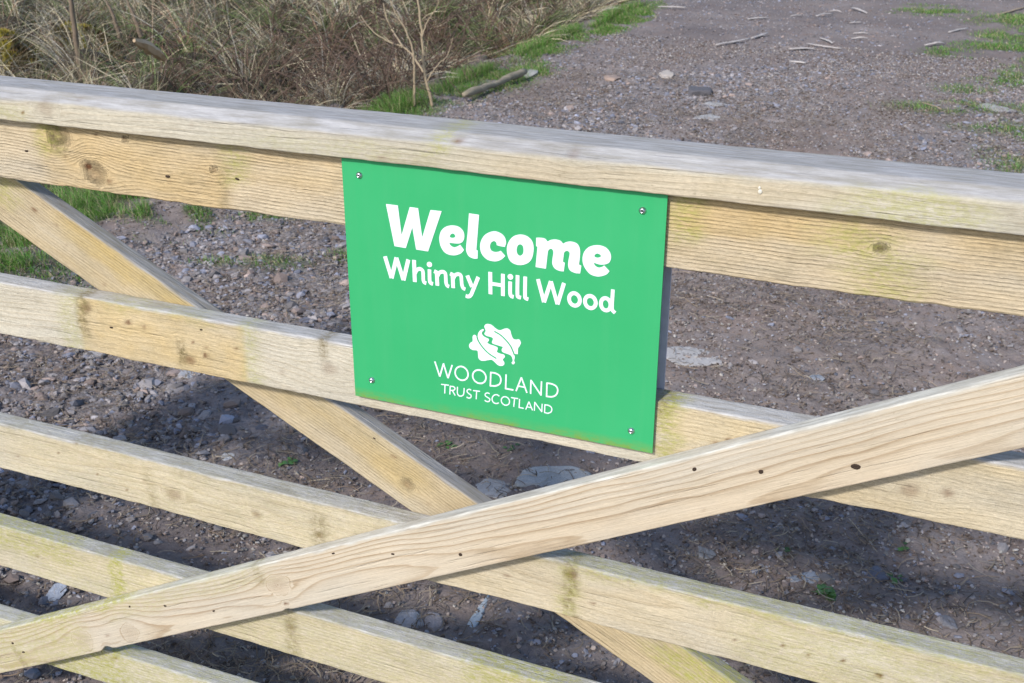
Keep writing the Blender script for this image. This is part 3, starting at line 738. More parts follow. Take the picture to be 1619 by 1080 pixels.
# ------------------------------------------------------------------ terrain
def seg_d(x, y, pts):
    d = np.full(np.shape(x), 1e9)
    for (a, b) in zip(pts, pts[1:]):
        ex, ey = b[0] - a[0], b[1] - a[1]
        u = np.clip(((x - a[0]) * ex + (y - a[1]) * ey) / (ex * ex + ey * ey), 0, 1)
        d = np.minimum(d, np.hypot(x - a[0] - u * ex, y - a[1] - u * ey))
    return d
def edge_x(y): return -2.50 + 0.26 * (fbm(np.asarray(y) * 0.9, np.asarray(y) * 0, 5, 3) - 0.5) * 2
def height(x, y):
    x = np.asarray(x, float); y = np.asarray(y, float)
    h = (fbm(x * 1.1, y * 1.1, 101, 4) - 0.5) * 0.05 + (fbm(x * 6, y * 6, 111, 4) - 0.5) * 0.028
    e = edge_x(y); lx = e - x                        # distance into the left verge
    h += 0.05 * sstep(-0.15, 0.25, lx) * (1 - sstep(0.3, 0.6, lx))
    ditch = sstep(3.4, 4.6, y)
    h -= ditch * 0.16 * np.exp(-((lx - 0.75) / 0.38) ** 2)
    bank = sstep(0.9, 4.5, lx)
    h += bank * (0.30 + (fbm(x * 0.9, y * 0.9, 131, 4) - 0.5) * 0.5) * sstep(-2, 4, y)
    h += sstep(2, 14, lx) * 0.7
    h += sstep(1.2, 6, x) * (0.25 + (fbm(x * 0.8, y * 0.8, 141, 3) - 0.5) * 0.4)
    far = np.hypot(x, y)
    h += sstep(30, 300, far) * (8 + 10 * (fbm(x * 0.01, y * 0.01, 151, 3) - 0.5))
    return h
def gravel_mask(x, y):
    """1 where loose broken stone covers the track"""
    m = sstep(0.36, 0.56, fbm(x * 0.75 + 3.3, y * 0.5, 201, 4))
    m = np.maximum(m * 0.9, np.exp(-((x + 1.35) / 0.6) ** 2 - ((y - 4.9) / 1.6) ** 2))
    m = np.maximum(m, np.exp(-((x - 0.55) / 0.35) ** 2 - ((y - 5.7) / 0.45) ** 2))
    m = np.maximum(m, 0.85 * np.exp(-((x + 1.5) / 0.7) ** 2 - ((y - 2.2) / 0.9) ** 2))
    m = np.maximum(m, 0.75 * sstep(3.0, 3.8, y) * sstep(0.34, 0.56, fbm(x * 1.4 + 7, y * 0.9, 221, 4)))
    m *= 1 - 0.75 * sstep(7.0, 8.6, y)
    m *= 1 - 0.85 * np.exp(-((x - 0.10 - 0.12 * (y - 5)) / 0.42) ** 2) * sstep(3.0, 4.0, y)        # worn smooth strip
    m = np.maximum(m, 0.95 * (1 - sstep(-1.1, -0.6, x)) * sstep(0.5, 1.0, y) * (1 - sstep(2.6, 3.2, y)))
    m *= 1 - 0.72 * sstep(-0.9, -0.3, x) * (1 - sstep(3.0, 4.2, y))
    return np.clip(m * (1 - sstep(-0.1, 0.15, edge_x(y) - x)), 0, 1)
GREEN = [(-2.62, 5.2, .22, .5), (-2.45, 6.2, .26, .55), (-2.62, 8.0, .25, .8), (-2.5, 9.6, .2, 1.0), (-2.52, 8.9, .2, .5), (-2.48, 5.75, .2, .35), (-2.35, 6.7, .2, .3), (-2.5, 4.4, .2, .5), (-2.5, 7.3, .16, .4), (-2.95, 2.55, .5, .6), (-3.2, 1.9, .8, .6), (-2.75, 2.9, .35, .45), (-2.45, 2.75, .25, .2), (-2.3, 3.05, .3, .18), (-2.75, 3.2, .35, .5),
         (0.49, 8.8, .22, .22), (0.95, 7.9, .25, .4), (0.85, 6.7, .3, .35), (1.15, 5.6, .3, .6), (1.3, 8.9, .5, .8), (0.2, 11.4, .4, .4), (1.1, 11.0, .5, .5), (0.85, 10.0, .2, .3),
         (-1.80, 2.42, .17, .12), (-1.55, 2.62, .13, .09), (-2.02, 2.33, .12, .08), (-1.3, 2.75, .2, .1), (0.55, 6.5, .35, .2), (1.0, 6.15, .35, .25), (0.75, 7.3, .25, .2), (1.05, 5.3, .2, .5), (0.9, 9.3, .4, .3), (1.2, 10, .3, .8), (1.15, 4.9, .25, .4)]
def green_mask(x, y):
    m = np.zeros(np.shape(x))
    for (cx, cy, rx, ry) in GREEN:
        m = np.maximum(m, np.exp(-(((x - cx) / rx) ** 2 + ((y - cy) / ry) ** 2) * 0.8))
    n = fbm(x * 5, y * 5, 211, 4)
    return np.clip((m * 1.3 - 0.25) * sstep(0.40, 0.62, n + 0.13 * m), 0, 1)
def axis(fine, lo, hi, far):
    """coordinates fine inside lo..hi, growing outside up to far"""
    a = [lo]
    while a[-1] < hi: a.append(a[-1] + fine(a[-1]))
    s = fine(a[-1]); up = [a[-1]]
    while up[-1] < far: s *= 1.22; up.append(up[-1] + s)
    s = fine(lo); dn = [lo]
    while dn[-1] > -far: s *= 1.22; dn.append(dn[-1] - s)
    return np.array(dn[:0:-1] + a + up[1:])
gxs = axis(lambda x: 0.011 if x > -3.3 else 0.045, -11.0, 1.5, 500); gys = axis(lambda y: 0.011 + 0.0035 * max(0, y), -0.2, 13, 500)
XX, YY = np.meshgrid(gxs, gys); X = XX.ravel(); Y = YY.ravel()
H = height(X, Y); GM = gravel_mask(X, Y)
near = (1 - sstep(9, 13, np.abs(Y))) * (1 - sstep(3, 5, np.abs(X + 1)))
H = H + near * ((fbm(X * 26, Y * 26, 301, 3) - 0.5) * (0.010 + 0.014 * GM) + (fbm(X * 60, Y * 60, 311, 2) - 0.5) * 0.012)
nx_, ny_ = len(gxs), len(gys)
# tussock sites on the left bank, which the ground rises into
rt = np.random.RandomState(19); TX, TY, TR, TH = [], [], [], []
for _ in range(40000):
    tx = -13 + 10.6 * rt.rand(); ty = 2.9 + 13.0 * rt.rand(); lx = float(edge_x(ty)) - tx
    if lx < 0.42 or (ty < 3.9 and lx < 1.3) or math.hypot(tx, ty) > 17: continue
    r_ = (0.13 + 0.17 * rt.rand()) * (0.6 if lx < 0.8 else 1.0)
    if TX and np.min(np.hypot(np.array(TX) - tx, np.array(TY) - ty) - np.array(TR) * 0.95) < r_ * 0.95: continue
    TX.append(tx); TY.append(ty); TR.append(r_); TH.append(r_ * (0.45 + 0.55 * rt.rand()))
TX, TY, TR, TH = map(np.array, (TX, TY, TR, TH))
H2 = H.reshape(ny_, nx_)
for tx, ty, tr_, th_ in zip(TX, TY, TR, TH):
    i0, i1 = np.searchsorted(gxs, [tx - tr_, tx + tr_]); j0, j1 = np.searchsorted(gys, [ty - tr_, ty + tr_])
    q = 1 - ((gxs[None, i0:i1] - tx) ** 2 + (gys[j0:j1, None] - ty) ** 2) / tr_ ** 2
    H2[j0:j1, i0:i1] += th_ * np.clip(q, 0, 1) * 0.9
i = np.arange(ny_ - 1)[:, None] * nx_ + np.arange(nx_ - 1)[None, :]
Q = np.stack([i, i + 1, i + nx_ + 1, i + nx_], -1).reshape(-1, 4)
t = NT('track_soil'); P = t.obj()
n1 = t.noise(P, 1.6, 5, 0.6); n2 = t.noise(P, 14, 5, 0.65); n3 = t.noise(P, 120, 4, 0.7)
soil = t.mix(t.ramp(n1, [(0.35, 0.0), (0.65, 1.0)]), (0.175, 0.138, 0.122), (0.300, 0.262, 0.252))
soil = t.mix(t.ramp(n2, [(0.38, 0.0), (0.62, 1.0)]), soil, (0.210, 0.170, 0.150))
v1 = t.n('ShaderNodeTexVoronoi', {'Vector': P, 'Scale': 62.0, 'Randomness': 1.0}); v2 = t.n('ShaderNodeTexVoronoi', {'Vector': P, 'Scale': 27.0, 'Randomness': 1.0})
sv = t.n('ShaderNodeSeparateColor', {'Color': v1.outputs['Color']}).outputs[0]; sv2 = t.n('ShaderNodeSeparateColor', {'Color': v2.outputs['Color']}).outputs[1]
stone = t.mix(sv, (0.17, 0.162, 0.175), (0.36, 0.345, 0.36)); stone = t.mix(t.math('MULTIPLY', sv2, 0.5), stone, (0.18, 0.16, 0.15))
gvl = t.math('MULTIPLY', t.attr('gravel'), t.math('MULTIPLY_ADD', sv2, 0.9, 0.25, clamp=True), clamp=True)
c = t.mix(gvl, soil, stone)
n5 = t.noise(P, 0.9, 5, 0.62); n6 = t.noise(t.map(P, (1, 1, 1)), 3.1, 4, 0.6)
c = t.mix(t.math('MULTIPLY', t.ramp(n6, [(0.50, 0.0), (0.68, 1.0)]), 0.6), c, (0.215, 0.155, 0.130))       # rusty needle mats
damp_dark_f = t.math('MULTIPLY', t.attr('damp_dark'), t.math('MULTIPLY_ADD', n5, 2.2, -0.5, clamp=True), clamp=True)
c = t.mix(t.math('MULTIPLY', damp_dark_f, 0.75), c, t.mix(n2, (0.085, 0.069, 0.069), (0.150, 0.128, 0.130)))
c = t.mix(t.math('MULTIPLY', t.attr('green'), 0.75), c, (0.05, 0.085, 0.022))
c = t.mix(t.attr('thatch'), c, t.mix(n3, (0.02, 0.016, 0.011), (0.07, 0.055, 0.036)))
c = t.mix(1.0, c, t.math('MULTIPLY_ADD', n3, 0.9, 0.55), 'MULTIPLY')
t.set(t.b.inputs['Base Color'], c); t.b.inputs['Roughness'].default_value = 0.9; t.b.inputs['Specular IOR Level'].default_value = 0.25
hh = t.math('ADD', t.math('MULTIPLY', n3, 0.7), t.math('MULTIPLY', t.math('SUBTRACT', 1.0, v1.outputs['Distance']), t.attr('gravel')))
t.set(t.b.inputs['Normal'], t.bump(hh, 0.9, 0.006))
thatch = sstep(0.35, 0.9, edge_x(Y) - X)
damp_dark = np.clip(0.35 + 0.65 * sstep(6.6, 8.6, Y + 1.2 * (fbm(X * 0.8, Y * 0.8, 71, 3) - 0.5)) + 0.5 * (1 - sstep(0.6, 2.2, Y)) + 0.55 * (1 - sstep(1.6, 2.1, Y + 0.5 * (fbm(X * 2, Y * 2, 73, 3) - 0.5))) * (1 - sstep(-0.5, 0.1, X)), 0, 1)  # damp soil far up the track; ground also darker near the gate, most at left
ground = link('ground', np_mesh('ground', np.stack([X, Y, H], 1), Q, t.m, True, {'gravel': GM, 'green': green_mask(X, Y), 'thatch': thatch, 'damp_dark': damp_dark}), kind='structure')

# ------------------------------------------------------------------ stones and litter
rg = np.random.RandomState(42)
def ico():
    p = (1 + 5 ** 0.5) / 2
    V = np.array([(-1, p, 0), (1, p, 0), (-1, -p, 0), (1, -p, 0), (0, -1, p), (0, 1, p), (0, -1, -p), (0, 1, -p), (p, 0, -1), (p, 0, 1), (-p, 0, -1), (-p, 0, 1)], float)
    F = np.array([(0, 11, 5), (0, 5, 1), (0, 1, 7), (0, 7, 10), (0, 10, 11), (1, 5, 9), (5, 11, 4), (11, 10, 2), (10, 7, 6), (7, 1, 8), (3, 9, 4), (3, 4, 2), (3, 2, 6), (3, 6, 8),
                  (3, 8, 9), (4, 9, 5), (2, 4, 11), (6, 2, 10), (8, 6, 7), (9, 8, 1)])
    return V / np.linalg.norm(V[0]), F
IV, IF = ico()
def rot_z(V, a):
    c, s = np.cos(a)[:, None], np.sin(a)[:, None]
    return np.stack([V[..., 0] * c - V[..., 1] * s, V[..., 0] * s + V[..., 1] * c, V[..., 2]], -1)
def pebbles(x, y, size, flat, col):
    n = len(x)
    V = IV[None] * (1 + (rg.rand(n, 12, 1) - 0.5) * 0.75)
    V = rot_z(V, rg.rand(n) * 6.28)
    asp = 0.55 + 0.45 * rg.rand(n)
    V = V * np.stack([np.ones(n), asp, flat], 1)[:, None, :] * size[:, None, None]
    V = rot_z(V, rg.rand(n) * 6.28)
    tl = (rg.rand(n, 2) - 0.5) * 0.7
    V[..., 2] += V[..., 0] * tl[:, :1] + V[..., 1] * tl[:, 1:]
    z = height(x, y) + size * flat * 0.22 + 0.0015
    V = V + np.stack([x, y, z], 1)[:, None, :]
    F = IF[None] + (np.arange(n) * 12)[:, None, None]
    return V.reshape(-1, 3), F.reshape(-1, 3), np.repeat(col, 12, 0)
N = 130000
# candidates spread so that nearer ground gets more of them per square metre
y = 13.0 * rg.rand(N) ** 1.7 - 0.3; x = -2.75 + 4.3 * rg.rand(N)
gm = gravel_mask(x, y); keep = rg.rand(N) < (0.09 + 0.85 * gm * sstep(0.22, 0.52, fbm(x * 4, y * 4, 209, 3))) * (1 - 0.6 * green_mask(x, y)); x, y, gm = x[keep], y[keep], gm[keep]
n = len(x)
size = (0.0038 + 0.0115 * rg.rand(n) ** 2.0 + 0.022 * (rg.rand(n) < 0.055) * rg.rand(n) + 0.0005 * np.clip(y, 0, 9)) * (0.55 + 0.45 * gm)
base = np.array([0.222, 0.205, 0.210])[None] * (0.42 + 1.0 * rg.rand(n, 1))
warm = rg.rand(n, 1); base = np.where(warm < 0.22, base * np.array([1.1, 0.93, 0.82]), base); base = np.where(warm > 0.72, base * np.array([0.86, 0.96, 1.16]), base)
base = np.where(rg.rand(n, 1) < 0.02, base * 1.5, base)
V, F, C = pebbles(x, y, size, 0.28 + 0.38 * rg.rand(n), base)
# fine crumbs of bark, soil and grit between the stones
NC = 190000
y2 = 9.0 * rg.rand(NC) ** 1.7 - 0.3; x2 = -2.75 + 4.3 * rg.rand(NC); kp = rg.rand(NC) < 0.35 + 0.65 * sstep(0.35, 0.6, fbm(x2 * 3, y2 * 3, 77, 3)); x2, y2 = x2[kp], y2[kp]; nc = len(x2)
pc = rg.rand(nc, 1); cc = np.where(pc < 0.45, [[0.125, 0.096, 0.083]], np.where(pc < 0.7, [[0.245, 0.205, 0.185]], np.where(pc < 0.9, [[0.21, 0.205, 0.225]], [[0.29, 0.27, 0.25]]))) * (0.5 + rg.rand(nc, 1))
V2, F2, C2 = pebbles(x2, y2, 0.0022 + 0.0045 * rg.rand(nc) ** 2 + 0.0004 * np.clip(y2, 0, 9), 0.3 + 0.4 * rg.rand(nc), cc)
F = np.concatenate([F, F2 + len(V)]); V = np.concatenate([V, V2]); C = np.concatenate([C, C2])
M_peb = tint_mat('broken_stone', 0.8, 0.3, var=0.25, scale=180)
link('gravel', np_mesh('gravel', V, F, M_peb, False, cols=C), label='loose grey broken stone scattered over the track', cat='gravel', kind='stuff')

def ribbons(P, wd, col, up=None):
    """P (n,k,3) centre lines, wd (n,k) half widths; flat ribbons"""
    n, k, _ = P.shape
    T = np.gradient(P, axis=1); T /= np.linalg.norm(T, axis=2, keepdims=True) + 1e-9
    U = np.zeros((n, 1, 3)) + (np.array([0, 0, 1.0]) if up is None else up)
    S = np.cross(T, U); S /= np.linalg.norm(S, axis=2, keepdims=True) + 1e-9
    V = np.stack([P - S * wd[..., None], P + S * wd[..., None]], 2).reshape(-1, 3)
    b = (np.arange(n) * k * 2)[:, None] + (np.arange(k - 1) * 2)[None]
    F = np.stack([b, b + 1, b + 3, b + 2], -1).reshape(-1, 4)
    return V, F, np.repeat(col, k * 2, 0)
def litter(n, seed, xr, yr, ypow, l0, l1, wid, cols, zoff=0.004):
    r = np.random.RandomState(seed)
    x = xr[0] + (xr[1] - xr[0]) * r.rand(n); y = yr[0] + (yr[1] - yr[0]) * r.rand(n) ** ypow
    ok = r.rand(n) < 0.25 + 0.75 * sstep(0.4, 0.6, fbm(x * 2.2, y * 2.2, seed, 3)); x, y = x[ok], y[ok]; n = len(x)
    a = r.rand(n) * 6.28; ln = l0 + (l1 - l0) * r.rand(n) ** 2; cv = (r.rand(n) - 0.5) * 1.8
    s = np.linspace(-0.5, 0.5, 4)
    aa = a[:, None] + cv[:, None] * s
    px = x[:, None] + ln[:, None] * s * np.cos(aa); py = y[:, None] + ln[:, None] * s * np.sin(aa)
    pz = height(x, y)[:, None] + zoff + 0.012 * r.rand(n, 1) + (r.rand(n, 1) - 0.5) * 0.35 * ln[:, None] * s + 0.004 * (0.25 - s ** 2)
    c = np.array(cols)[r.randint(0, len(cols), n)] * (0.6 + 0.8 * r.rand(n, 1))
    up = np.stack([(r.rand(n) - .5) * 1.2, (r.rand(n) - .5) * 1.2, np.ones(n)], 1)[:, None, :]
    return ribbons(np.stack([px, py, pz], -1), np.full((n, 4), 1.0) * (wid * (0.5 + r.rand(n)))[:, None], c, up)
M_lit = tint_mat('dead_needles', 0.8, 0.2)
a = litter(90000, 7, (-2.7, 1.5), (-0.2, 7), 1.5, 0.02, 0.08, 0.0009, [(0.16, 0.115, 0.08), (0.20, 0.155, 0.11), (0.10, 0.075, 0.06), (0.25, 0.21, 0.16)])
V, F, C = a
link('needle_litter', np_mesh('needle_litter', V, F, M_lit, True, cols=C), label='fallen brown needles and straw strewn on the track', cat='litter', kind='stuff')

# larger stones, each its own thing
def rock(name, px, py, wpx, hpx, col, label, group=None, flat=0.35, seed=0, zoff=0.0, ang=0.0):
    p = on_ground(px, py); p = np.array([p[0], p[1], float(height(p[0], p[1]))])
    p = on_ground(px, py, p[2]); d = np.linalg.norm(p - CAM)
    wd = wpx / FPX * d / 2; ln = wd * hpx / wpx / max(0.25, (CAM[2] - p[2]) / d)
    r = np.random.RandomState(seed + 900)
    bm = bmesh.new(); bmesh.ops.create_icosphere(bm, subdivisions=4, radius=1)
    pl = [(Vector((r.randn(), r.randn(), r.randn() * 0.8)).normalized(), 0.55 + 0.35 * r.rand()) for _ in range(14)]
    fwd = Vector((-0.377, 0.926, 0)); rt = Vector((0.926, 0.377, 0)); ca, sa = math.cos(ang), math.sin(ang)
    pl.append((Vector((r.randn() * 0.12, r.randn() * 0.12, 1)).normalized(), 0.40 + 0.2 * r.rand()))
    for v in bm.verts:
        c = v.co.copy()
        edge = 1 + 0.35 * float(fbm(math.atan2(c.y, c.x) * 1.6 + 10, seed * 3.1, seed + 5, 3) - 0.5)
        c.x *= edge; c.y *= edge
        for nrm, dd in pl:
            q = c.dot(nrm)
            if q > dd: c -= nrm * (q - dd) * 0.9
        n = 0.14 * float(fbm(c.x * 3 + seed, c.y * 3 + c.z * 2, seed, 3) - 0.5)
        c *= 1 + n * 2
        a, b = c.x * wd * 1.25, c.y * ln * 1.25
        a, b = a * ca - b * sa, a * sa + b * ca
        v.co = rt * a + fwd * b + Vector((0, 0, c.z * flat * wd))
    me = bpy.data.meshes.new(name); bm.to_mesh(me); bm.free()
    me.shade_smooth()
    t = NT(name + '_stone'); P = t.obj(); f = t.noise(P, 50, 5, 0.65); f2 = t.noise(P, 220, 3)
    c = t.mix(f, tuple(k * 0.7 for k in col), tuple(min(1, k * 1.25) for k in col)); c = t.mix(1, c, t.math('MULTIPLY_ADD', f2, 0.6, 0.7), 'MULTIPLY')
    t.set(t.b.inputs['Base Color'], c); t.b.inputs['Roughness'].default_value = 0.8; t.set(t.b.inputs['Normal'], t.bump(t.math('ADD', f, f2), 0.6, 0.003))
    me.materials.append(t.m)
    return link(name, me, None, label, 'stone', group, loc=(p[0], p[1], p[2] + zoff))
PALE = (0.36, 0.345, 0.34); BLUE = (0.25, 0.27, 0.31); DARK = (0.09, 0.085, 0.095); BRN = (0.30, 0.22, 0.18)
ST = [(1096, 563, 92, 26, PALE, 'flat pale stone slab flush with the track right of the sign', .09),
      (880, 754, 140, 28, (0.29, 0.30, 0.31), 'long flat grey slab below the bottom edge of the sign', .09),
      (780, 772, 70, 26, PALE, 'whitish rubble stone beside the golden brace under the sign', .12),
      (647, 980, 44, 26, (0.30, 0.30, 0.33), 'rounded pale grey stone below the crossing of the braces', .6),
      (688, 984, 26, 28, (0.24, 0.22, 0.23), 'small rough stone touching the rounded pale stone', .8),
      (92, 934, 28, 20, (0.30, 0.33, 0.40), 'rounded bluish pebble in the gap above the lowest left rail', .7),
      (1104, 148, 34, 14, DARK, 'dark pointed rock jutting from the track beyond the cap rail', .9),
      (970, 124, 26, 9, BRN, 'small reddish brown stone on the gravel left of the track', .5),
      (1054, 119, 24, 11, (0.40, 0.35, 0.31), 'pale buff stone on the gravel near the dark pointed rock', .5),
      (1132, 166, 34, 10, PALE, 'flat pale stone just nearer than the dark pointed rock', .2),
      (1276, 916, 44, 20, BLUE, 'flat blue grey stone half sunk beside a green sprig', .2),
      (1387, 911, 24, 20, (0.10, 0.105, 0.14), 'dark blocky stone right of the green sprig', .9),
      (1500, 985, 24, 20, (0.15, 0.15, 0.17), 'dark grey round stone low on the right above a rail', .7),
      (1116, 878, 26, 20, (0.22, 0.21, 0.21), 'grey stone just right of the brace in the lower gap', .8),
      (1576, 173, 46, 14, PALE, 'flat pale stone lying in the grass at the right verge', .2),
      (361, 722, 18, 12, (0.42, 0.42, 0.43), 'small whitish stone in the dark gap left of the golden brace', .6),
      (1195, 760, 30, 12, BLUE, 'blue grey stone just above the rising front brace at right', .3),
      (838, 116, 30, 14, (0.33, 0.32, 0.30), 'pale stone at the end of the weathered pole', .5),
      (175, 352, 26, 9, (0.42, 0.38, 0.31), 'pale flat stone in the grass edge behind the golden brace', .3),
      (38, 398, 16, 11, (0.45, 0.42, 0.36), 'pale round stone in green grass left of the golden brace', .7),
      (1120, 186, 40, 9, (0.36, 0.35, 0.35), 'thin pale grey stone nearest the cap rail on the gravel', .15),
      (1290, 598, 22, 9, BLUE, 'small bluish stone above the right rail', .4),
      (300, 590, 30, 16, (0.33, 0.33, 0.35), 'pale stone in the shade under the second rail at left', .4),
      (150, 562, 34, 14, (0.36, 0.34, 0.34), 'flat pale stone under the left end of the second rail', .3)]
for k, (px, py, a, b, col, lab, fl) in enumerate(ST): rock('stone', px, py, a, b, col, lab, 'larger stones on the track', fl, k + 1)
rock('stone', 752, 978, 14, 60, (0.33, 0.38, 0.43), 'slender blue white splinter of stone standing out below the braces', 'larger stones on the track', 0.7, 77, ang=-0.30)

# tubes for sticks, canes and logs
def tube(P, R, seg=7, jit=0.0, seed=0):
    P = np.asarray(P, float); R = np.broadcast_to(np.asarray(R, float), (len(P),)); r = np.random.RandomState(seed)
    T = np.gradient(P, axis=0); T /= np.linalg.norm(T, axis=1, keepdims=True) + 1e-9
    ref = np.array([0, 0, 1.0]) if abs(T[0, 2]) < 0.8 else np.array([1.0, 0, 0])
    A = np.cross(T, ref); A /= np.linalg.norm(A, axis=1, keepdims=True); B = np.cross(T, A)
    an = np.arange(seg) * 2 * math.pi / seg
    rad = R[:, None] * (1 + jit * (r.rand(len(P), seg) - 0.5))
    V = P[:, None] + rad[..., None] * (A[:, None] * np.cos(an)[None, :, None] + B[:, None] * np.sin(an)[None, :, None])
    n = len(P); i = np.arange(n - 1)[:, None] * seg; j = np.arange(seg)[None]; j2 = (j + 1) % seg
    Q = np.stack([i + j, i + j2, i + seg + j2, i + seg + j], -1).reshape(-1, 4)
    V = V.reshape(-1, 3); c0 = len(V); V = np.concatenate([V, P[:1], P[-1:]])
    jj = np.arange(seg)
    T1 = np.stack([np.full(seg, c0), (jj + 1) % seg, jj], 1); T2 = np.stack([np.full(seg, c0 + 1), (n - 1) * seg + jj, (n - 1) * seg + (jj + 1) % seg], 1)
    return V, Q, np.concatenate([T1, T2])
def merge(parts):
    V, Q, T, b = [], [], [], 0
    for v, q, tt in parts: V.append(v); Q.append(q + b); T.append(tt + b); b += len(v)
    return np.concatenate(V), [np.concatenate(Q), np.concatenate(T)]
def wobble(a, b, n, amp, seed):
    r = np.random.RandomState(seed); s = np.linspace(0, 1, n)[:, None]
    P = np.asarray(a)[None] * (1 - s) + np.asarray(b)[None] * s
    return P + (np.cumsum(r.randn(n, 3), 0) * amp * np.sin(s * math.pi) ** 0.7)
def ground_pt(px, py, up=0.0):
    p = on_ground(px, py); z = float(height(p[0], p[1])); p = on_ground(px, py, z + up); return np.array([p[0], p[1], z + up])
M_bark = simple_mat('pale_dry_stem', (0.30, 0.235, 0.155), 0.8, var=0.35, scale=60)
M_dark = simple_mat('dark_dry_stem', (0.16, 0.12, 0.085), 0.85, var=0.4, scale=50)
M_shard = simple_mat('bleached_bark', (0.40, 0.365, 0.35), 0.8, var=0.35, scale=25)
M_logw = simple_mat('grey_fallen_wood', (0.24, 0.205, 0.15), 0.85, var=0.5, scale=30)


def shard(x0, y0, x1, y1, w, label, mat=M_shard, cat='bark strip', name='bark_strip', grp='pale bark strips on the far track'):
    a = ground_pt(x0, y0, 0.016); b = ground_pt(x1, y1, 0.016); n = 9; s = np.linspace(0, 1, n)
    c = (a + b) / 2; seed = int(x0 + y0)
    P = wobble(a, b, n, 0.004, seed); P[:, 2] = np.maximum(P[:, 2], height(P[:, 0], P[:, 1]) + 0.008) + 0.008 * np.sin(s * 3.1)
    wd = w * 0.62 * (0.35 + 0.65 * np.sin(s * 2.6 + 0.3)) * (1 + 0.25 * np.random.RandomState(seed).rand(n))
    V, Q, T = tube(P, wd, 8, 0.3, seed); V[:, 2] = c[2] + (V[:, 2] - c[2]) * 0.45
    link(name, np_mesh(name, V - c, [Q, T], mat, True), None, label, cat, grp, loc=c)
for (x0, y0, x1, y1, w, lab) in [
    (1132, 71, 1186, 60, .022, 'long pale bark strip leftmost of the pair end to end on the dark track'), (1188, 60, 1214, 52, .022, 'shorter pale bark strip carrying on the long leftmost one'),
    (1248, 76, 1290, 78, .026, 'broad pale bark strip lowest in the cluster mid track'), (1276, 69, 1330, 76, .018, 'thin pale bark strip crossing above the broad lowest one'),
    (1296, 60, 1316, 68, .018, 'short slanting bark strip at the top of the mid track cluster'), (1349, 53, 1373, 52, .018, 'upper of two short bark strips right of the mid track cluster'),
    (1346, 61, 1372, 61, .020, 'lower of two short bark strips right of the mid track cluster'), (1182, 30, 1214, 28, .022, 'pale bark strip near the top edge left of centre track'),
    (1290, 25, 1317, 22, .018, 'pale bark strip in the top row left of the curved one'), (1346, 12, 1371, 21, .022, 'curved pale bark strip rightmost of the top row'),
    (1250, 25, 1268, 24, .016, 'tiny pale bark strip leftmost in the top row'), (1310, 18, 1330, 19, .014, 'faint thin bark strip highest in the top row'),
    (1343, 36, 1362, 35, .018, 'short bark strip below the curved one'), (1248, 97, 1274, 99, .026, 'pale flat bark strip nearest the gate below the cluster'),
    (1462, 71, 1492, 69, .022, 'thin pale bark strip above the green tuft at right'), (1500, 50, 1530, 45, .022, 'pale bark strip on the dark ground at far right'),
    (1040, 10, 1085, 12, .022, 'faint pale bark strip beside the far left verge')]:
    shard(x0, y0, x1, y1, w, lab)
shard(1454, 161, 1489, 173, .011, 'pale snapped stick on the track by the right grass', M_bark, 'stick', 'stick', 'fallen sticks')
shard(1231, 862, 1250, 890, .0016, 'thin straw coloured twig in the lower right gap', M_bark, 'stick', 'stick', 'fallen sticks')
shard(765, 690, 786, 722, .0022, 'curved grey twig just below the sign', M_logw, 'stick', 'stick', 'fallen sticks')
shard(735, 1010, 800, 962, .0022, 'brown twig beside the stone splinter below the braces', M_dark, 'stick', 'stick', 'fallen sticks')
shard(1575, 24, 1625, 10, .02, 'pale broken stick at the far right edge of the track', M_bark, 'stick', 'stick', 'fallen sticks')
shard(820, 47, 975, 46, .022, 'long bare branch lying along the grass edge by the brambles', M_logw, 'branch', 'branch', 'fallen sticks')

# fallen pole at the verge
a = ground_pt(733, 150, 0.05); b = ground_pt(829, 113, 0.06); c = (a + b) / 2
n = 24; P = wobble(a, b, n, 0.003, 3); V, Q, T = tube(P, (0.023 + 0.003 * np.sin(np.linspace(0, 9, n))) * np.minimum(1, 0.6 + 6 * np.linspace(0, 1, n)), 10, 0.28, 4)
link('fallen_pole', np_mesh('fallen_pole', V - c, [Q, T], M_logw, True), None, 'weathered grey pole lying in the green verge', 'log', loc=c)
# split chunk of pale wood
def veg_pt(px, py, up): return ground_pt(px, py, up)
a = veg_pt(212, 64, 0.34); b = veg_pt(260, 94, 0.32); c = (a + b) / 2
P = wobble(a, b, 10, 0.004, 8); V, Q, T = tube(P, np.array([.010, .02, .027, .026, .028, .026, .025, .026, .022, .012]), 6, 0.5, 9)
link('wood_chunk', np_mesh('wood_chunk', V - c, [Q, T], simple_mat('split_wood', (0.46, 0.33, 0.21), 0.8, var=0.25, scale=20), False), None, 'pale split chunk of wood caught in the dead grass', 'log', loc=c)
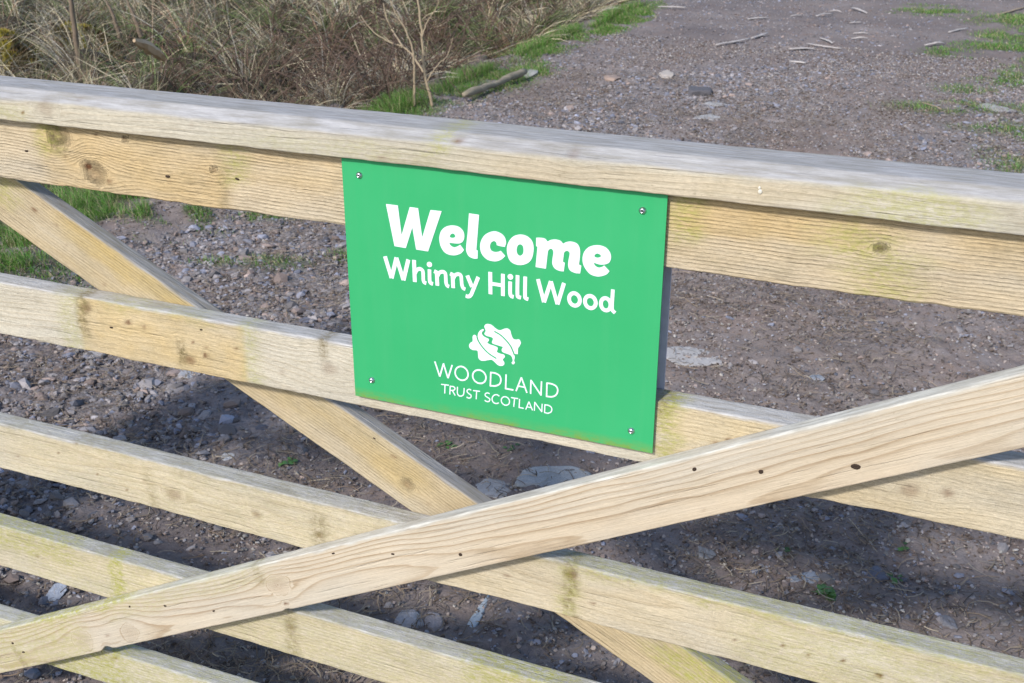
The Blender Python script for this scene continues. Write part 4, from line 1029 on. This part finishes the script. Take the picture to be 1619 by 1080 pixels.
# bare saplings
def sapling(stems, mat, label, seed):
    """stems: list of (base xyz, list of (px,py) up the stem at the base's distance, radius0, radius1)"""
    parts = []; root = np.array(stems[0][0])
    for k, (base, pts, r0, r1) in enumerate(stems):
        pl = [np.array(base)]; yb = base[1]
        for (px, py, dy) in pts: pl.append(on_gate(px, py, yb + dy))
        Pc = crl(pl, 8); n = len(Pc)
        Pc[1:] += np.random.RandomState(seed + k).randn(n - 1, 3) * 0.0015
        parts.append(tube(Pc, np.linspace(r0, r1, n), 7, 0.15, seed + k))
    V, F = merge(parts)
    link('sapling', np_mesh('sapling', V - root, F, mat, True), None, label, 'sapling', 'bare saplings on the verge', loc=root)
b0 = ground_pt(684, 168)
sapling([(b0, [(677, 140, 0), (671, 115, 0), (668, 70, 0.02), (664, 25, 0.03), (659, -20, 0.04), (655, -90, 0.05)], 0.0105, 0.006),
         (on_gate(673, 120, b0[1]), [(664, 105, 0.05), (650, 85, 0.1), (637, 74, 0.12), (615, 66, 0.15), (590, 50, 0.2), (570, 25, 0.25)], 0.0075, 0.0025),
         (on_gate(666, 60, b0[1]), [(676, 35, 0.05), (690, 12, 0.05), (700, -20, 0.1)], 0.005, 0.002), (on_gate(675, 130, b0[1]), [(690, 105, 0.05), (707, 88, 0.1), (716, 60, 0.1)], 0.005, 0.002),
         (on_gate(637, 74, b0[1] + 0.12), [(622, 50, 0.2), (612, 30, 0.2), (606, 5, 0.25)], 0.007, 0.003)], M_bark, 'pale bare forked sapling standing at the edge of the green verge', 300)
b0 = ground_pt(655, 168)
sapling([(b0, [(655, 130, 0), (655, 100, 0), (650, 70, 0), (640, 45, 0), (625, 20, 0), (612, -10, 0)], 0.009, 0.003)], M_bark, 'thin leaning stem just left of the pale forked sapling', 310)
b0 = ground_pt(131, 130)
sapling([(b0, [(124, 90, 0), (118, 45, 0), (112, 5, 0), (106, -60, 0)], 0.022, 0.012)], M_dark, 'dark thin upright stem in the dead grass at far left', 320)
b0 = ground_pt(190, 62)
sapling([(b0, [(184, 40, 0), (174, 14, 0), (160, -15, 0)], 0.018, 0.006)], M_dark, 'slender leaning stem right of the dark upright one', 330)
b0 = ground_pt(224, 60)
sapling([(b0, [(214, 32, 0), (203, 5, 0), (192, -30, 0)], 0.018, 0.006)], M_dark, 'grey leaning stem above the split wood chunk', 340)

# ------------------------------------------------------------------ grass
def blades(x, y, z, ln, lean, az, droop, wd, col, k=5, curl=None):
    n = len(x); s = np.linspace(0, 1, k)[None, :]
    th = lean[:, None] + droop[:, None] * s                       # angle from vertical along the blade
    ds = ln[:, None] / (k - 1)
    dx = np.sin(th) * ds; dz = np.cos(th) * ds
    h = np.concatenate([np.zeros((n, 1)), np.cumsum(dx[:, :-1], 1)], 1); v = np.concatenate([np.zeros((n, 1)), np.cumsum(dz[:, :-1], 1)], 1)
    az2 = az[:, None] + (0 if curl is None else curl[:, None] * s)
    P = np.stack([x[:, None] + h * np.cos(az2), y[:, None] + h * np.sin(az2), z[:, None] + v], -1)
    W = wd[:, None] * (1 - 0.85 * s ** 1.5)
    up = np.stack([np.sin(az + 1.2), -np.cos(az + 1.2), np.full(n, 0.35)], 1)[:, None, :]
    V, F, C = ribbons(P, np.broadcast_to(W, (n, k)), col, up)
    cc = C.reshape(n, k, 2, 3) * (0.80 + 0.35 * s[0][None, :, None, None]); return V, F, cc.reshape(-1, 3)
rv = np.random.RandomState(9)
M_grass = tint_mat('live_grass', 0.55, 0.35, 0.3)
N = 1000000
x = np.concatenate([-4.4 + 2.3 * rv.rand(N // 2), -2.9 + 4.6 * rv.rand(N // 2)]); y = np.concatenate([0.6 + 11 * rv.rand(N // 2) ** 1.3, 1.8 + 11 * rv.rand(N // 2)])
g = green_mask(x, y); keep = rv.rand(N) < g * np.where(x > 0, 0.5, 0.9); x, y, g = x[keep], y[keep], g[keep]; n = len(x)
far = np.clip(y / 6, 0.95, 1.6)
ln = (0.018 + 0.05 * rv.rand(n)) * (0.5 + 0.7 * g); ln *= np.where(x < -2.55, 1.6, np.where((x > -2.2) & (x < 0.2), 0.6, 0.7))
hue = rv.rand(n, 1); col = np.where(hue < 0.55, [[0.10, 0.25, 0.036]], np.where(hue < 0.76, [[0.15, 0.225, 0.05]], [[0.36, 0.32, 0.18]])) * (0.65 + 0.7 * rv.rand(n, 1))
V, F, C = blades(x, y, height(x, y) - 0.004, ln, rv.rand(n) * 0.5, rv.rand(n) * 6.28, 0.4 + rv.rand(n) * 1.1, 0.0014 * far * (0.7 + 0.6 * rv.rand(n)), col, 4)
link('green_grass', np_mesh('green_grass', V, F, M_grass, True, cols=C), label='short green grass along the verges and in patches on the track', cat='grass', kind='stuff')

# dead grass: domed tussocks with long blades combed down their sides
M_dead = tint_mat('dead_grass', 0.75, 0.2, 0.15)
per = 270; nt = len(TX); n = nt * per
tid = np.repeat(np.arange(nt), per)
ang = rv.rand(n) * 6.28; rr = np.sqrt(rv.rand(n)); rad = TR[tid] * rr
x = TX[tid] + rad * np.cos(ang); y = TY[tid] + rad * np.sin(ang); lx = edge_x(y) - x
comb = (rv.rand(nt) * 6.28)[tid]
az = np.where(rv.rand(n) < 0.62, ang + (rv.rand(n) - 0.5) * 1.2, comb + (rv.rand(n) - 0.5) * 1.4)
ln = (0.10 + 0.30 * rv.rand(n) ** 1.5) * (0.7 + 0.6 * TR[tid] / 0.24)
lean = 0.25 + 0.95 * rr * (0.5 + 0.5 * rv.rand(n)); droop = 0.15 + 1.25 * rv.rand(n)
tc = rv.rand(nt)[tid][:, None]; pick = rv.rand(n, 1)
tan = np.array([[0.64, 0.55, 0.38]]); olive = np.array([[0.18, 0.215, 0.09]]); grey = np.array([[0.40, 0.38, 0.33]]); rust = np.array([[0.26, 0.16, 0.11]]); lime = np.array([[0.36, 0.38, 0.09]])
col = np.where(pick < 0.36, tan, np.where(pick < 0.64, grey, np.where(pick < 0.80, olive, rust)))
col = np.where((tc > 0.78) & (pick < 0.62), olive * np.array([[1.1, 1.25, 1.1]]), col)
col = np.where((tc < 0.16) & (pick < 0.6), rust * 1.1, col)
limep = np.exp(-(((TX + 6.6) / 0.7) ** 2 + ((TY - 10.4) / 1.5) ** 2))[tid][:, None]
col = np.where(rv.rand(n, 1) < limep * 0.95, lime, col)
col = col * (0.22 + 1.35 * rv.rand(n, 1) ** 1.5) * (0.6 + 0.7 * rv.rand(nt))[tid][:, None]
wd = 0.0020 * (0.6 + 0.7 * rv.rand(n)) * np.clip(y / 6.0, 0.8, 1.7)
z = height(x, y) + TH[tid] * (1 - rr ** 2)
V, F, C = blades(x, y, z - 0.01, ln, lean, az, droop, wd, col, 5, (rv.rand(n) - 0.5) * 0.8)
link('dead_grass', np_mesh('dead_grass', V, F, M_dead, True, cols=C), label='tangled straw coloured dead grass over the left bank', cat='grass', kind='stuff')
# broken straws lying every way over the tussocks
n = 9000; ti = rv.randint(0, nt, n)
a_ = rv.rand(n) * 6.28; r_ = TR[ti] * rv.rand(n) * 1.2
x = TX[ti] + r_ * np.cos(a_); y = TY[ti] + r_ * np.sin(a_); ok = edge_x(y) - x > 0.35; x, y, ti = x[ok], y[ok], ti[ok]; n = len(x)
col = np.where(rv.rand(n, 1) < 0.6, [[0.56, 0.49, 0.35]], [[0.33, 0.25, 0.18]]) * (0.6 + 0.7 * rv.rand(n, 1))
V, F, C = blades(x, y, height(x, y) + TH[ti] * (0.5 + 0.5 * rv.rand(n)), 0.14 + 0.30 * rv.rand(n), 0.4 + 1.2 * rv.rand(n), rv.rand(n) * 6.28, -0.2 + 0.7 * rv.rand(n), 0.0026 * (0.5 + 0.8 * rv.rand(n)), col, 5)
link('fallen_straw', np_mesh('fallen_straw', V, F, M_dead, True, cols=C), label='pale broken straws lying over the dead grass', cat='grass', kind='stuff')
# yellow moss hummocks among the dead grass
def hummock(px, py, rx, ry, h, label, seed):
    p = ground_pt(px, py, 0.02); r = np.random.RandomState(seed); n = 7000
    a_ = r.rand(n) * 6.28; q = np.sqrt(r.rand(n)); ux, uy = q * np.cos(a_), q * np.sin(a_)
    lump = 0.6 + 0.8 * fbm(ux * 2.5 + 3, uy * 2.5 + seed, seed, 4)
    x, y = p[0] + ux * rx, p[1] + uy * ry; z = height(x, y) - 0.01 + h * lump * np.clip(1 - q ** 2.2, 0, 1)
    tn = fbm(ux * 3, uy * 3 + 7, seed + 3, 3)[:, None]
    cl = np.where(tn + 0.25 * (r.rand(n, 1) - 0.5) > 0.50, [[0.33, 0.27, 0.045]], [[0.17, 0.125, 0.055]]) * (0.5 + 0.9 * r.rand(n, 1))
    V, F, C = blades(x, y, z, 0.018 + 0.03 * r.rand(n), 0.9 * q * r.rand(n), a_ + r.randn(n) * 0.6, 0.3 + 0.8 * r.rand(n), 0.0045 + 0.004 * r.rand(n), cl, 4)
    g = np.linspace(-1, 1, 33); GX, GY = np.meshgrid(g, g); Q2 = np.clip(np.hypot(GX, GY), 0, 1)
    X3, Y3 = p[0] + GX.ravel() * rx * 0.98, p[1] + GY.ravel() * ry * 0.98
    Z3 = height(X3, Y3) - 0.03 + h * (0.6 + 0.8 * fbm(GX.ravel() * 2.5 + 3, GY.ravel() * 2.5 + seed, seed, 4)) * (1 - Q2.ravel() ** 2.2)
    i = np.arange(32)[:, None] * 33 + np.arange(32)[None]; Qd = np.stack([i, i + 1, i + 34, i + 33], -1).reshape(-1, 4) + len(V)
    V = np.concatenate([V, np.stack([X3, Y3, Z3], 1)]); F = np.concatenate([F, Qd]); C = np.concatenate([C, np.tile([[0.10, 0.08, 0.03]], (33 * 33, 1))])
    link('moss_hummock', np_mesh('moss_hummock', V - p, F, M_dead, True, cols=C), None, label, 'moss', 'moss hummocks', loc=p)
hummock(2, 66, 0.34, 0.30, 0.26, 'yellow moss hummock at the left edge of the dead grass', 4)
hummock(122, 34, 0.26, 0.28, 0.20, 'yellow brown moss hummock higher up beside the dark upright stem', 5)
# dark brambles in the ditch
parts = []
n = 820
for k in range(n):
    if k > 700: bx = -2.75 - 0.5 * rv.rand(); by = 4.9 + 1.4 * rv.rand()
    elif rv.rand() < 0.6: bx = -3.1 - 1.0 * rv.rand() ; by = 4.4 + 7.5 * rv.rand()
    else: bx = -3.2 - 2.5 * rv.rand(); by = 8 + 4.5 * rv.rand()
    bz = float(height(bx, by)); a = rv.rand() * 6.28; l = 0.3 + 0.5 * rv.rand(); hgt = 0.12 + 0.40 * rv.rand(); s = np.linspace(0, 1, 7)
    P = np.stack([bx + l * s * math.cos(a) + 0.03 * rv.randn(7), by + l * s * math.sin(a) + 0.03 * rv.randn(7), bz + hgt * np.sin(s * 2.7) + 0.015 * rv.randn(7)], 1)
    parts.append(tube(P, np.linspace(0.0045, 0.002, 7), 4, 0, k))
V, F = merge(parts)
link('bramble_canes', np_mesh('bramble_canes', V, F, simple_mat('bramble_cane', (0.105, 0.068, 0.05), 0.8, var=0.5, scale=6), True), label='dark arching bramble canes tangled in the ditch', cat='brambles', kind='stuff')

# green sprigs growing in the track
M_leaf = tint_mat('sprig_leaf', 0.5, 0.35, 0.2, var=0.3, scale=200)
def weed(px, py, nl, ll, label, seed):
    p = ground_pt(px, py); r = np.random.RandomState(seed); V, F = [], []
    cols = []
    for k in range(nl):
        a = r.rand() * 6.28; l = ll * (0.6 + 0.6 * r.rand()); s = np.linspace(0, 1, 7); w_ = 0.30 * l * np.sin(np.clip(s * 1.08, 0, 1) * math.pi) ** 0.8 + 0.0006
        pitch = 0.2 + 0.7 * r.rand()
        C = np.stack([l * s * math.cos(a) * math.cos(pitch), l * s * math.sin(a) * math.cos(pitch), 0.006 + l * s * math.sin(pitch) - 0.6 * l * s * s], 1) + np.array([r.randn() * .008, r.randn() * .008, 0])
        S = np.array([-math.sin(a), math.cos(a), 0]); b = len(V) and sum(len(v) for v in V)
        V.append(np.concatenate([C - S * w_[:, None] + [0, 0, 0.15 * l * 0.3], C, C + S * w_[:, None] + [0, 0, 0.15 * l * 0.3]]))
        for i_ in range(6):
            F += [(b + i_, b + i_ + 1, b + 7 + i_ + 1, b + 7 + i_), (b + 7 + i_, b + 7 + i_ + 1, b + 14 + i_ + 1, b + 14 + i_)]
        cols.append(np.tile(np.array([[0.06, 0.14, 0.035]]) * (0.7 + 0.7 * r.rand()), (21, 1)))
    link('weed', np_mesh('weed', np.concatenate(V), np.array(F), M_leaf, True, cols=np.concatenate(cols)), None, label, 'weed', 'small weeds in the track', loc=p)
weed(1305, 942, 12, 0.036, 'leafy green sprig largest in the lower right gap', 1); weed(1242, 871, 5, 0.018, 'tiny green sprig above the larger one in the lower right gap', 2)
weed(1432, 870, 5, 0.022, 'small green sprig under the right rail', 3); weed(1412, 917, 5, 0.02, 'small green sprig beside the dark blocky stone', 4)
weed(705, 705, 14, 0.022, 'low green weed just below the sign', 5); weed(455, 735, 9, 0.026, 'dark green weed in the gap left of the golden brace', 6)
weed(808, 713, 6, 0.018, 'small green weed right of the one below the sign', 7)
